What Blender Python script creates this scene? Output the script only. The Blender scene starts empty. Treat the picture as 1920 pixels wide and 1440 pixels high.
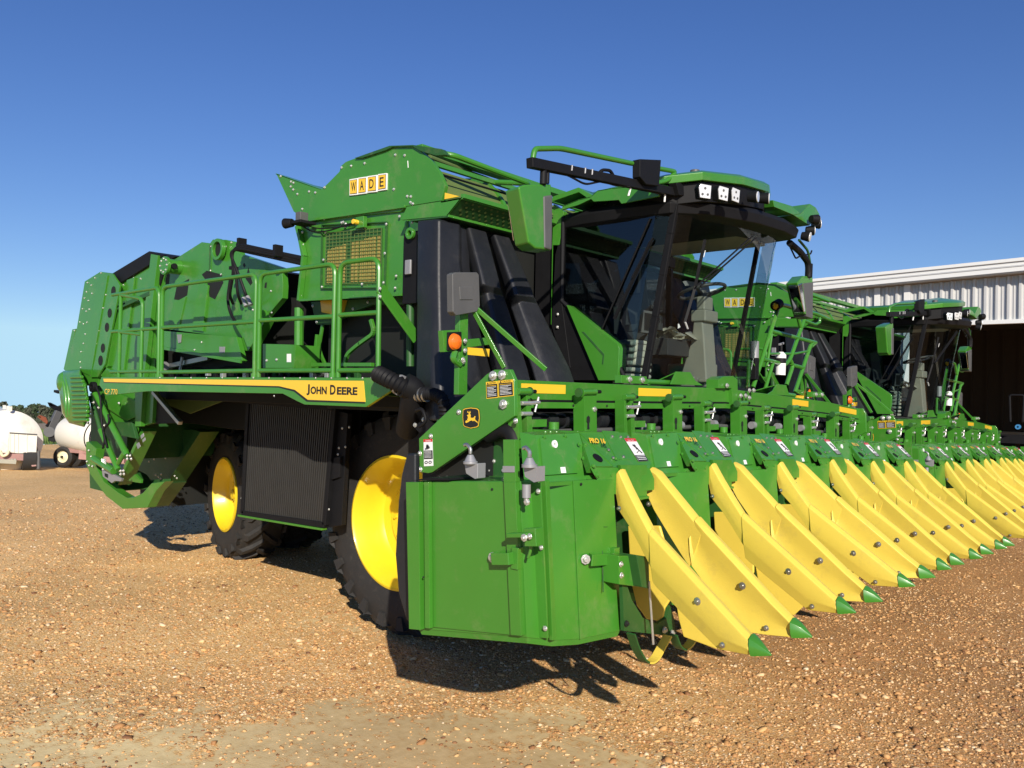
import bpy, math, random
import numpy as np
from mathutils import Vector, Matrix
random.seed(7)
S = bpy.context.scene
COL = S.collection
rad = math.radians

# ---------------------------------------------------------------- camera
CAMH = 2.1
_a = np.array([-878 - 960, -(705 - 720)], float)
_b = np.array([2290 - 960, -(768 - 720)], float)
FPX = float(np.sqrt(-(_a @ _b)))
_B = np.array([_a[0], _a[1], -FPX]); _B /= np.linalg.norm(_B)
_L = np.array([_b[0], _b[1], -FPX]); _L /= np.linalg.norm(_L)
RM = np.array([-_B, _L, np.cross(-_B, _L)])
cam_d = bpy.data.cameras.new('camera')
cam = bpy.data.objects.new('camera', cam_d)
COL.objects.link(cam)
cam_d.sensor_width = 36.0
cam_d.lens = FPX / 1920 * 36.0
cam_d.clip_start = 0.05
cam_d.clip_end = 3000
mw = Matrix([list(RM[i]) for i in range(3)]).to_4x4()
mw.translation = (0, 0, CAMH)
cam.matrix_world = mw
S.camera = cam

# ---------------------------------------------------------------- sky, sun, exposure
SUN_FROM = Vector((1.62, -1.38, .98)).normalized()
S.view_settings.view_transform = 'Standard'
S.view_settings.look = 'None'
S.view_settings.exposure = 0.30
S.view_settings.gamma = 1.0
W = bpy.data.worlds.new("World")
S.world = W
W.use_nodes = True
nt = W.node_tree
nt.nodes.clear()
out = nt.nodes.new('ShaderNodeOutputWorld')
bg = nt.nodes.new('ShaderNodeBackground')
sky = nt.nodes.new('ShaderNodeTexSky')
tc = nt.nodes.new('ShaderNodeTexCoord')
va = nt.nodes.new('ShaderNodeVectorMath'); va.operation = 'ADD'
va.inputs[1].default_value = (-0.012, 0.0, 0.040)      # the yard slopes a little: the true horizon lies lower
sky.sky_type = 'NISHITA'
sky.sun_disc = False
sky.sun_elevation = math.asin(SUN_FROM.z)
sky.sun_rotation = math.atan2(SUN_FROM.x, SUN_FROM.y)
sky.altitude = 0
sky.air_density = 1.15
sky.dust_density = 0.0
sky.ozone_density = 4.0
nt.links.new(tc.outputs['Generated'], va.inputs[0])
vm = nt.nodes.new('ShaderNodeVectorMath'); vm.operation = 'MAXIMUM'; vm.inputs[1].default_value = (-10, -10, .10)
nt.links.new(va.outputs[0], vm.inputs[0]); nt.links.new(vm.outputs[0], sky.inputs[0])
hs = nt.nodes.new('ShaderNodeHueSaturation'); hs.inputs['Saturation'].default_value = 1.20; hs.inputs['Hue'].default_value = .519
nt.links.new(sky.outputs[0], hs.inputs['Color']); nt.links.new(hs.outputs[0], bg.inputs[0])
bg.inputs[1].default_value = 0.092
nt.links.new(bg.outputs[0], out.inputs[0])
sd = bpy.data.lights.new('sun', 'SUN')
so = bpy.data.objects.new('sun', sd)
COL.objects.link(so)
sd.energy = 4.9
sd.angle = rad(0.5)
sd.color = (1.0, 0.92, 0.80)
so.rotation_euler = SUN_FROM.to_track_quat('Z', 'Y').to_euler()
so.location = (8, -8, 12)

# ---------------------------------------------------------------- geometry helpers
V = Vector
def A(u, v, X=None, Y=None, Z=None):
    """point of the scene seen at picture position (u, v) on the given real plane"""
    d = RM @ np.array([u - 960.0, -(v - 720.0), -FPX])
    if X is not None: t = X / d[0]
    elif Y is not None: t = Y / d[1]
    else: t = (Z - CAMH) / d[2]
    return V((t * d[0], t * d[1], CAMH + t * d[2]))
def AP(u, v, p0, n):
    d = V(RM @ np.array([u - 960.0, -(v - 720.0), -FPX]))
    c = V((0, 0, CAMH))
    return c + d * ((V(p0) - c).dot(n) / d.dot(n))

class MB:
    def __init__(s): s.v = []; s.f = []; s.m = []; s.mats = []
    def mi(s, mat):
        if mat not in s.mats: s.mats.append(mat)
        return s.mats.index(mat)
    def add(s, vs, fs, mat):
        b = len(s.v); s.v.extend([tuple(p) for p in vs]); k = s.mi(mat)
        for f in fs: s.f.append([i + b for i in f]); s.m.append(k)
    def poly(s, pts, mat): s.add(pts, [list(range(len(pts)))], mat)
    def prism(s, pts, off, mat):
        n = len(pts); off = V(off)
        vs = [V(p) for p in pts] + [V(p) + off for p in pts]
        fs = [list(range(n)), list(range(2 * n - 1, n - 1, -1))]
        for i in range(n):
            j = (i + 1) % n; fs.append([j, i, i + n, j + n])
        s.add(vs, fs, mat)
    def box(s, lo, hi, mat):
        x0, y0, z0 = lo; x1, y1, z1 = hi
        s.prism([(x0, y0, z0), (x1, y0, z0), (x1, y1, z0), (x0, y1, z0)], (0, 0, z1 - z0), mat)
    def bar(s, p, q, w, h, mat, up=(0, 0, 1)):
        p = V(p); q = V(q); d = (q - p).normalized(); up = V(up)
        a = d.cross(up)
        if a.length < 1e-4: a = d.cross(V((1, 0, 0)))
        a.normalize(); b = a.cross(d).normalized(); a = a * w / 2; b = b * h / 2
        s.prism([p - a - b, p + a - b, p + a + b, p - a + b], q - p, mat)
    def cyl(s, p, q, r, mat, n=12, r2=None, cap=True):
        p = V(p); q = V(q); r2 = r if r2 is None else r2
        d = (q - p).normalized(); a = d.orthogonal().normalized(); b = d.cross(a)
        vs = []
        for c, rr in ((p, r), (q, r2)):
            for i in range(n):
                t = 2 * math.pi * i / n; vs.append(c + a * (rr * math.cos(t)) + b * (rr * math.sin(t)))
        fs = [[i, (i + 1) % n, n + (i + 1) % n, n + i] for i in range(n)]
        if cap: fs += [list(range(n - 1, -1, -1)), list(range(n, 2 * n))]
        s.add(vs, fs, mat)
    def tube(s, path, r, mat, n=10, closed=False, rfun=None):
        P = [V(p) for p in path]; m = len(P); vs = []; a = None
        for i in range(m):
            if closed: d = P[(i + 1) % m] - P[i - 1]
            elif i == 0: d = P[1] - P[0]
            elif i == m - 1: d = P[-1] - P[-2]
            else: d = (P[i + 1] - P[i]).normalized() + (P[i] - P[i - 1]).normalized()
            d.normalize()
            if a is None: a = d.orthogonal().normalized()
            a = (a - d * a.dot(d)).normalized(); b = d.cross(a)
            rr = r if rfun is None else rfun(i, m)
            for k in range(n):
                t = 2 * math.pi * k / n; vs.append(P[i] + a * (rr * math.cos(t)) + b * (rr * math.sin(t)))
        fs = []
        for i in range(m if closed else m - 1):
            j = (i + 1) % m
            for k in range(n):
                l = (k + 1) % n; fs.append([i * n + k, i * n + l, j * n + l, j * n + k])
        if not closed: fs += [list(range(n - 1, -1, -1)), list(range((m - 1) * n, m * n))]
        s.add(vs, fs, mat)
    def lathe(s, c, ax, prof, mat, n=48, a0=None, close=False):
        """prof: (radius, distance along ax)"""
        c = V(c); ax = V(ax).normalized(); a = (V(a0) if a0 else V((0, 0, 1))); a = (a - ax * a.dot(ax)).normalized(); b = ax.cross(a)
        vs = []
        for (r, h) in prof:
            for k in range(n):
                t = 2 * math.pi * k / n; vs.append(c + ax * h + a * (r * math.cos(t)) + b * (r * math.sin(t)))
        fs = []; m = len(prof)
        for i in range(m if close else m - 1):
            j = (i + 1) % m
            for k in range(n):
                l = (k + 1) % n; fs.append([i * n + k, j * n + k, j * n + l, i * n + l])
        s.add(vs, fs, mat)
    def loft(s, rings, mat, cap=True, closed=True):
        n = len(rings[0]); vs = [p for r in rings for p in r]; fs = []
        for i in range(len(rings) - 1):
            for k in range(n if closed else n - 1):
                l = (k + 1) % n; fs.append([i * n + k, i * n + l, (i + 1) * n + l, (i + 1) * n + k])
        if cap: fs += [list(range(n - 1, -1, -1)), list(range((len(rings) - 1) * n, len(rings) * n))]
        s.add(vs, fs, mat)
    def bolt(s, p, nrm, r, mat):
        p = V(p); nrm = V(nrm).normalized()
        s.cyl(p, p + nrm * r * 0.5, r * 1.15, mat, 8)
        s.cyl(p + nrm * r * 0.5, p + nrm * r * 1.1, r * .8, mat, 6, r2=r * .6)
    def mirrored(s, Yc):
        o = MB(); o.mats = s.mats[:]; o.m = s.m[:]
        o.v = [(x, 2 * Yc - y, z) for x, y, z in s.v]; o.f = [f[::-1] for f in s.f]
        return o
    def shift(s, d):
        o = MB(); o.mats = s.mats[:]; o.m = s.m[:]; o.f = [f[:] for f in s.f]
        o.v = [(x + d[0], y + d[1], z + d[2]) for x, y, z in s.v]
        return o

def rnd(pts, r=0.06, k=4):
    """round the corners of an open path"""
    P = [V(p) for p in pts]; o = [P[0]]
    for i in range(1, len(P) - 1):
        a = (P[i - 1] - P[i]); b = (P[i + 1] - P[i]); ra = min(r, a.length * .45, b.length * .45)
        p0 = P[i] + a.normalized() * ra; p1 = P[i] + b.normalized() * ra
        for j in range(k + 1):
            t = j / k; o.append(p0 * (1 - t) ** 2 + P[i] * 2 * t * (1 - t) + p1 * t * t)
    o.append(P[-1]); return o

ORG = V((0, 0, 0))
def build(name, mb, parent=None, bevel=0, seg=2, smooth=35, label=None):
    me = bpy.data.meshes.new(name)
    me.from_pydata([(x - ORG.x, y - ORG.y, z - ORG.z) for x, y, z in mb.v], [], mb.f)
    for m in mb.mats: me.materials.append(m)
    me.polygons.foreach_set('material_index', mb.m)
    me.polygons.foreach_set('use_smooth', [True] * len(mb.f))
    me.set_sharp_from_angle(angle=rad(smooth))
    me.update()
    o = bpy.data.objects.new(name, me)
    COL.objects.link(o)
    if parent: o.parent = parent
    if bevel:
        b = o.modifiers.new('bevel', 'BEVEL'); b.width = bevel; b.segments = seg; b.limit_method = 'ANGLE'
        b.angle_limit = rad(32); b.harden_normals = True; b.use_clamp_overlap = True
    if label: o['label'] = label
    return o
def tag(o, label=None, cat=None, group=None, kind=None):
    if label: o['label'] = label
    if cat: o['category'] = cat
    if group: o['group'] = group
    if kind: o['kind'] = kind
    return o
def empty(name, loc, label, cat, group=None):
    global ORG
    o = bpy.data.objects.new(name, None); COL.objects.link(o); o.location = loc; ORG = V(loc)
    o.empty_display_size = .3
    return tag(o, label, cat, group)
def children(o): return [c for c in bpy.data.objects if c.parent == o]
def copy_tree(o, parent=None):
    c = o.copy(); COL.objects.link(c); c.parent = parent
    for ch in children(o): copy_tree(ch, c)
    return c

def text_mesh(mb, txt, org, ux, uy, h, mat, width=None, off=0.0, bold=0.0):
    """lettering with its lower left corner at org, along ux, up along uy"""
    cu = bpy.data.curves.new('t', 'FONT'); cu.body = txt; cu.size = 1; cu.offset = bold; cu.resolution_u = 3
    to = bpy.data.objects.new('t', cu); COL.objects.link(to)
    bpy.context.view_layer.update()
    me = to.to_mesh()
    if len(me.vertices):
        xs = [v.co.x for v in me.vertices]; ys = [v.co.y for v in me.vertices]
        x0, x1, y0, y1 = min(xs), max(xs), min(ys), max(ys)
        ux = V(ux).normalized(); uy = V(uy).normalized(); n = ux.cross(uy)
        sy = h / (y1 - y0); sx = sy if width is None else width / (x1 - x0)
        vs = [V(org) + ux * ((v.co.x - x0) * sx) + uy * ((v.co.y - y0) * sy) + n * off for v in me.vertices]
        mb.add(vs, [list(p.vertices) for p in me.polygons], mat)
    to.to_mesh_clear(); bpy.data.objects.remove(to); bpy.data.curves.remove(cu)

# ---------------------------------------------------------------- materials
def mat(name, col, rough=.5, metal=0, coat=0, noise=0, nscale=6, dirt=None, bump=0, bscale=60, spec=.5, emit=None):
    m = bpy.data.materials.new(name); m.use_nodes = True
    t = m.node_tree; b = t.nodes['Principled BSDF']
    b.inputs['Base Color'].default_value = (*col, 1); b.inputs['Roughness'].default_value = rough
    b.inputs['Metallic'].default_value = metal; b.inputs['Coat Weight'].default_value = coat
    b.inputs['Coat Roughness'].default_value = .12
    b.inputs['Specular IOR Level'].default_value = spec
    if noise or dirt:
        g = t.nodes.new('ShaderNodeNewGeometry')
        n = t.nodes.new('ShaderNodeTexNoise'); n.inputs['Scale'].default_value = nscale; n.inputs['Detail'].default_value = 6
        n.inputs['Roughness'].default_value = .65
        t.links.new(g.outputs['Position'], n.inputs['Vector'])
        mx = t.nodes.new('ShaderNodeMix'); mx.data_type = 'RGBA'
        mx.inputs[6].default_value = (*[c * (1 - noise) for c in col], 1)
        mx.inputs[7].default_value = (*[min(1, c * (1 + noise)) for c in col], 1)
        t.links.new(n.outputs['Fac'], mx.inputs[0]); last = mx.outputs[2]
        if dirt:
            n2 = t.nodes.new('ShaderNodeTexNoise'); n2.inputs['Scale'].default_value = nscale * 1.7; n2.inputs['Detail'].default_value = 9
            n2.inputs['Roughness'].default_value = .75
            t.links.new(g.outputs['Position'], n2.inputs['Vector'])
            r = t.nodes.new('ShaderNodeValToRGB'); r.color_ramp.elements[0].position = .54; r.color_ramp.elements[1].position = .80
            r.color_ramp.elements[1].color = (dirt[3],) * 3 + (1,)
            t.links.new(n2.outputs['Fac'], r.inputs[0])
            m2 = t.nodes.new('ShaderNodeMix'); m2.data_type = 'RGBA'; m2.inputs[7].default_value = (*dirt[:3], 1)
            t.links.new(r.outputs[0], m2.inputs[0]); t.links.new(last, m2.inputs[6]); last = m2.outputs[2]
        t.links.new(last, b.inputs['Base Color'])
        rr = t.nodes.new('ShaderNodeMapRange'); rr.inputs[3].default_value = max(.05, rough - .08); rr.inputs[4].default_value = rough + .14
        t.links.new(n.outputs['Fac'], rr.inputs[0]); t.links.new(rr.outputs[0], b.inputs['Roughness'])
    if bump:
        n3 = t.nodes.new('ShaderNodeTexNoise'); n3.inputs['Scale'].default_value = bscale; n3.inputs['Detail'].default_value = 3
        g3 = t.nodes.new('ShaderNodeNewGeometry'); t.links.new(g3.outputs['Position'], n3.inputs['Vector'])
        bp = t.nodes.new('ShaderNodeBump'); bp.inputs['Strength'].default_value = bump; bp.inputs['Distance'].default_value = .01
        t.links.new(n3.outputs['Fac'], bp.inputs['Height']); t.links.new(bp.outputs[0], b.inputs['Normal'])
    if emit:
        b.inputs['Emission Color'].default_value = (*emit[:3], 1); b.inputs['Emission Strength'].default_value = emit[3]
    return m
DUST = (.30, .24, .15)
GREEN = mat('green_paint', (.046, .205, .019), .28, coat=.35, noise=.14, nscale=2.2, dirt=(*DUST, .34), bump=.20, bscale=2.5)
GREEN2 = mat('green_paint_dusty', (.048, .215, .022), .36, coat=.2, noise=.12, nscale=7, dirt=(*DUST, .34))
OLIVE = mat('green_screen', (.10, .15, .035), .6, noise=.25, nscale=9)
YEL = mat('yellow_plastic', (.70, .535, .075), .42, noise=.06, nscale=3, dirt=(.36, .26, .09, .45), bump=.10, bscale=140)
RIMY = mat('yellow_rim_paint', (.78, .56, .018), .35, coat=.4, noise=.06, nscale=3, dirt=(.3, .2, .1, .2))
DECY = mat('yellow_decal', (.80, .50, .03), .3, coat=.3)
BLK = mat('black_paint', (.007, .007, .008), .58, spec=.22, noise=.3, nscale=8)
PLAST = mat('black_plastic', (.012, .013, .016), .46, noise=.35, nscale=5, dirt=(.07, .065, .06, .35), bump=.15, bscale=25)
RUB = mat('rubber', (.020, .019, .018), .75, noise=.3, nscale=9, dirt=(.12, .10, .075, .35), bump=.2, bscale=60)
LOUV = mat('louvre_grey', (.026, .025, .023), .5, noise=.2)
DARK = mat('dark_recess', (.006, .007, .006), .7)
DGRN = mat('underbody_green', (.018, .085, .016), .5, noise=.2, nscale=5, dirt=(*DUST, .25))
BOLT = mat('zinc_bolt', (.62, .62, .58), .35, metal=.7)
STEEL = mat('bare_steel', (.45, .45, .43), .35, metal=.9, noise=.15, nscale=12)
SILV = mat('silver_plastic', (.30, .30, .31), .4, metal=.3)
WHITE = mat('white_decal', (.80, .80, .78), .4)
RED = mat('red_decal', (.55, .03, .03), .4)
BLACKD = mat('black_decal', (.012, .012, .012), .4)
AMBER = mat('amber_lens', (.85, .16, .01), .25, coat=.6, bump=.3, bscale=160)
TAN = mat('cab_tan_plastic', (.36, .35, .28), .6, noise=.1)
SEATM = mat('seat_cloth', (.05, .05, .05), .8)
COVER = mat('clear_seat_cover', (.62, .58, .46), .35, noise=.3, nscale=12)
LENS = mat('lamp_lens', (.72, .72, .70), .15, metal=.2, coat=.8)
GREY = mat('grey_plastic', (.085, .085, .084), .45, noise=.2)
MIRR = mat('mirror_glass', (.75, .78, .8), .04, metal=1)
def glass_mat(name, tint, refl):
    m = bpy.data.materials.new(name); m.use_nodes = True; t = m.node_tree; t.nodes.clear()
    o = t.nodes.new('ShaderNodeOutputMaterial'); mix = t.nodes.new('ShaderNodeMixShader')
    tr = t.nodes.new('ShaderNodeBsdfTransparent'); tr.inputs[0].default_value = (*tint, 1)
    gl = t.nodes.new('ShaderNodeBsdfGlossy'); gl.inputs['Roughness'].default_value = .015; gl.inputs[0].default_value = (.9, .95, 1, 1)
    fr = t.nodes.new('ShaderNodeFresnel'); fr.inputs[0].default_value = 1.5
    mu = t.nodes.new('ShaderNodeMath'); mu.operation = 'MULTIPLY'; mu.inputs[1].default_value = refl; mu.use_clamp = True
    t.links.new(fr.outputs[0], mu.inputs[0]); t.links.new(mu.outputs[0], mix.inputs[0])
    t.links.new(tr.outputs[0], mix.inputs[1]); t.links.new(gl.outputs[0], mix.inputs[2]); t.links.new(mix.outputs[0], o.inputs[0])
    return m
GLASS = glass_mat('windscreen_glass', (.82, .90, .89), .55)
GLASSD = glass_mat('tinted_side_glass', (.30, .40, .42), 1.6)
# ---------------------------------------------------------------- ground, field, haze of far land
def sstep(t): t = np.clip(t, 0, 1); return t * t * (3 - 2 * t)
def ground_z(x, y):
    x = np.asarray(x, float); y = np.asarray(y, float)
    z = -0.30 * sstep((y - 6.8) / 6.5) - 0.012 * np.clip(y - 13, 0, 25)
    z = z - np.where(x < -33, 0.00010 * (x + 33) ** 2 * np.clip(-x / 60, 0, 1) * 1.0, 0) * .4
    far = np.maximum(0, -x - 40)
    z = z - far * .028
    return z
def value_noise(x, y, sc, seed):
    rs = np.random.RandomState(seed); G = rs.rand(256, 256)
    X = x * sc; Y = y * sc; xi = np.floor(X).astype(int); yi = np.floor(Y).astype(int); fx = X - xi; fy = Y - yi
    fx = fx * fx * (3 - 2 * fx); fy = fy * fy * (3 - 2 * fy)
    g = lambda a, b: G[a % 256, b % 256]
    return (g(xi, yi) * (1 - fx) + g(xi + 1, yi) * fx) * (1 - fy) + (g(xi, yi + 1) * (1 - fx) + g(xi + 1, yi + 1) * fx) * fy
def micro(x, y):
    """small real relief of the worn gravel"""
    d = np.hypot(x, y); f = np.clip((40 - d) / 25, 0, 1)
    return f * ((value_noise(x, y, .5, 3) - .5) * .06 + (value_noise(x, y, 1.9, 4) - .5) * .022 + (value_noise(x, y, 7, 5) - .5) * .008)
def bare(x, y):
    """0 gravel .. 1 bare silt, drawn out into long worn lanes"""
    d = -0.65 * x + .76 * y
    u = .76 * x + .65 * y
    w = d + .22 * u + (value_noise(u, d, .7, 40) - .5) * .5
    n = value_noise(u * .42, w * 1.7, 1.0, 11) * .62 + value_noise(x, y, 3.1, 12) * .24 + value_noise(x, y, 9, 13) * .14
    near = np.clip((7.4 - d) / 2.6, 0, 1)
    side = np.clip((1.6 - u) / 3.0, 0, 1)
    return np.clip((n - .55 + .29 * near * side - .16 * (1 - near)) * 2.5, 0, 1)
def sheet(name, x0, x1, y0, y1, mat_, fx, fy, kind, off=0, label=None):
    xs = np.array(fx, float); ys = np.array(fy, float)
    X, Y = np.meshgrid(xs, ys, indexing='ij')
    Z = ground_z(X, Y) + (micro(X, Y) if name == 'ground' else 0) + off
    co = np.stack([X, Y, Z], -1).reshape(-1, 3); nx, ny = len(xs), len(ys)
    i = np.arange(nx - 1)[:, None] * ny + np.arange(ny - 1)[None, :]
    q = np.stack([i, i + ny, i + ny + 1, i + 1], -1).reshape(-1, 4)
    me = bpy.data.meshes.new(name); me.vertices.add(len(co)); me.vertices.foreach_set('co', co.ravel())
    me.loops.add(q.size); me.loops.foreach_set('vertex_index', q.ravel().astype(np.int32))
    me.polygons.add(len(q)); me.polygons.foreach_set('loop_start', np.arange(0, q.size, 4, dtype=np.int32))
    me.polygons.foreach_set('loop_total', np.full(len(q), 4, np.int32)); me.polygons.foreach_set('use_smooth', np.ones(len(q), bool))
    me.update(calc_edges=True)
    if name == 'ground':
        at = me.attributes.new('bare', 'FLOAT', 'POINT'); at.data.foreach_set('value', bare(X, Y).ravel().astype(np.float32))
        at = me.attributes.new('side_tone', 'FLOAT', 'POINT'); at.data.foreach_set('value', np.clip(.5 + (.76 * X + .65 * Y - .5) * .16 + (value_noise(X, Y, .6, 31) - .5) * .7, 0, 1).ravel().astype(np.float32))
    me.materials.append(mat_); o = bpy.data.objects.new(name, me); COL.objects.link(o); o['kind'] = kind
    if label: o['label'] = label
    return o
def gravel_mat():
    m = bpy.data.materials.new('gravel'); m.use_nodes = True; t = m.node_tree; b = t.nodes['Principled BSDF']; N = t.nodes.new; L = t.links.new
    g = N('ShaderNodeNewGeometry')
    def ramp(src, stops):
        r = N('ShaderNodeValToRGB'); e = r.color_ramp.elements
        while len(e) > 1: e.remove(e[0])
        e[0].position = stops[0][0]; e[0].color = (*stops[0][1], 1)
        for p, c in stops[1:]:
            k = e.new(p); k.color = (*c, 1)
        L(src, r.inputs[0]); return r.outputs[0]
    def voro(sc, rnd_=1):
        v = N('ShaderNodeTexVoronoi'); v.inputs['Scale'].default_value = sc; v.inputs['Randomness'].default_value = rnd_
        L(g.outputs['Position'], v.inputs['Vector']); return v
    v1 = voro(62); v2 = voro(130)
    sep = N('ShaderNodeSeparateColor'); L(v1.outputs['Color'], sep.inputs[0]); sep2 = N('ShaderNodeSeparateColor'); L(v2.outputs['Color'], sep2.inputs[0])
    stones = [(0, (.34, .17, .065)), (.12, (.56, .30, .11)), (.45, (.74, .43, .165)), (.72, (.84, .54, .24)), (.9, (.90, .68, .40)), (1, (.92, .80, .62))]
    c1 = ramp(sep.outputs[0], stones); c2 = ramp(sep2.outputs[0], stones)
    mx = N('ShaderNodeMix'); mx.data_type = 'RGBA'; mx.inputs[0].default_value = .5; L(c1, mx.inputs[6]); L(c2, mx.inputs[7])
    nb = N('ShaderNodeTexNoise'); nb.inputs['Scale'].default_value = .45; nb.inputs['Detail'].default_value = 8; L(g.outputs['Position'], nb.inputs['Vector'])
    tone = ramp(nb.outputs['Fac'], [(.3, (.80, .74, .70)), (.7, (1.12, 1.05, 1.0))])
    mt = N('ShaderNodeMix'); mt.data_type = 'RGBA'; mt.blend_type = 'MULTIPLY'; mt.inputs[0].default_value = 1; L(mx.outputs[2], mt.inputs[6]); L(tone, mt.inputs[7])
    at = N('ShaderNodeAttribute'); at.attribute_name = 'bare'
    ns = N('ShaderNodeTexNoise'); ns.inputs['Scale'].default_value = 16; ns.inputs['Detail'].default_value = 8; L(g.outputs['Position'], ns.inputs['Vector'])
    ad = N('ShaderNodeMath'); ad.operation = 'ADD'; L(at.outputs['Fac'], ad.inputs[0])
    sc = N('ShaderNodeMath'); sc.operation = 'MULTIPLY_ADD'; sc.inputs[1].default_value = 1.8; sc.inputs[2].default_value = -.95; L(ns.outputs['Fac'], sc.inputs[0]); L(sc.outputs[0], ad.inputs[1])
    fac = ramp(ad.outputs[0], [(.25, (0, 0, 0)), (.6, (1, 1, 1))])
    silt = ramp(ns.outputs['Fac'], [(.3, (.62, .44, .225)), (.7, (.76, .56, .31))])
    ms = N('ShaderNodeMix'); ms.data_type = 'RGBA'; L(fac, ms.inputs[0]); L(mt.outputs[2], ms.inputs[6]); L(silt, ms.inputs[7])
    a2 = N('ShaderNodeAttribute'); a2.attribute_name = 'side_tone'
    side_tone = ramp(a2.outputs['Fac'], [(0, (1.07, 1.15, 1.10)), (1, (.66, .60, .55))])  # ground colour turns darker and redder toward the right
    mz = N('ShaderNodeMix'); mz.data_type = 'RGBA'; mz.blend_type = 'MULTIPLY'; mz.inputs[0].default_value = 1; L(ms.outputs[2], mz.inputs[6]); L(side_tone, mz.inputs[7])
    L(mz.outputs[2], b.inputs['Base Color']); b.inputs['Roughness'].default_value = .9; b.inputs['Specular IOR Level'].default_value = .25
    h1 = N('ShaderNodeMath'); h1.operation = 'MULTIPLY_ADD'; L(v1.outputs['Distance'], h1.inputs[0]); h1.inputs[1].default_value = -1.0
    L(sep.outputs[1], h1.inputs[2])
    h2 = N('ShaderNodeMath'); h2.operation = 'MULTIPLY_ADD'; L(v2.outputs['Distance'], h2.inputs[0]); h2.inputs[1].default_value = -.6; L(h1.outputs[0], h2.inputs[2])
    inv = N('ShaderNodeMath'); inv.operation = 'SUBTRACT'; inv.inputs[0].default_value = 1.0; L(fac, inv.inputs[1])
    st = N('ShaderNodeMath'); st.operation = 'MULTIPLY_ADD'; st.inputs[1].default_value = .45; st.inputs[2].default_value = .10; L(inv.outputs[0], st.inputs[0])
    bp = N('ShaderNodeBump'); bp.inputs['Distance'].default_value = .010; L(h2.outputs[0], bp.inputs['Height']); L(st.outputs[0], bp.inputs['Strength'])
    L(bp.outputs[0], b.inputs['Normal'])
    return m
GRAVEL = gravel_mat()
def span(a, b, n): return list(np.linspace(a, b, n))
gx = span(-37, -26, 12)[:-1] + span(-26, -14, 25)[:-1] + span(-14, 1, 240)[:-1] + span(1, 12, 40)[:-1] + span(12, 120, 20)
gy = span(-60, -6, 12)[:-1] + span(-6, 1, 20)[:-1] + span(1, 12, 190)[:-1] + span(12, 24, 60)[:-1] + span(24, 160, 30)
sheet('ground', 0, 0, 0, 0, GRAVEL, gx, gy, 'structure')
GRASSM = mat('verge_grass', (.12, .19, .045), .9, noise=.35, nscale=1.2)
FIELDM = mat('stubble_field', (.27, .20, .12), .95, noise=.22, nscale=.08)
sheet('field', 0, 0, 0, 0, FIELDM, span(-900, -57, 60), span(-500, 700, 30), 'structure')
sheet('grass_strip', 0, 0, 0, 0, GRASSM, span(-57, -37, 21), span(-60, 160, 60), 'structure')

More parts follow.
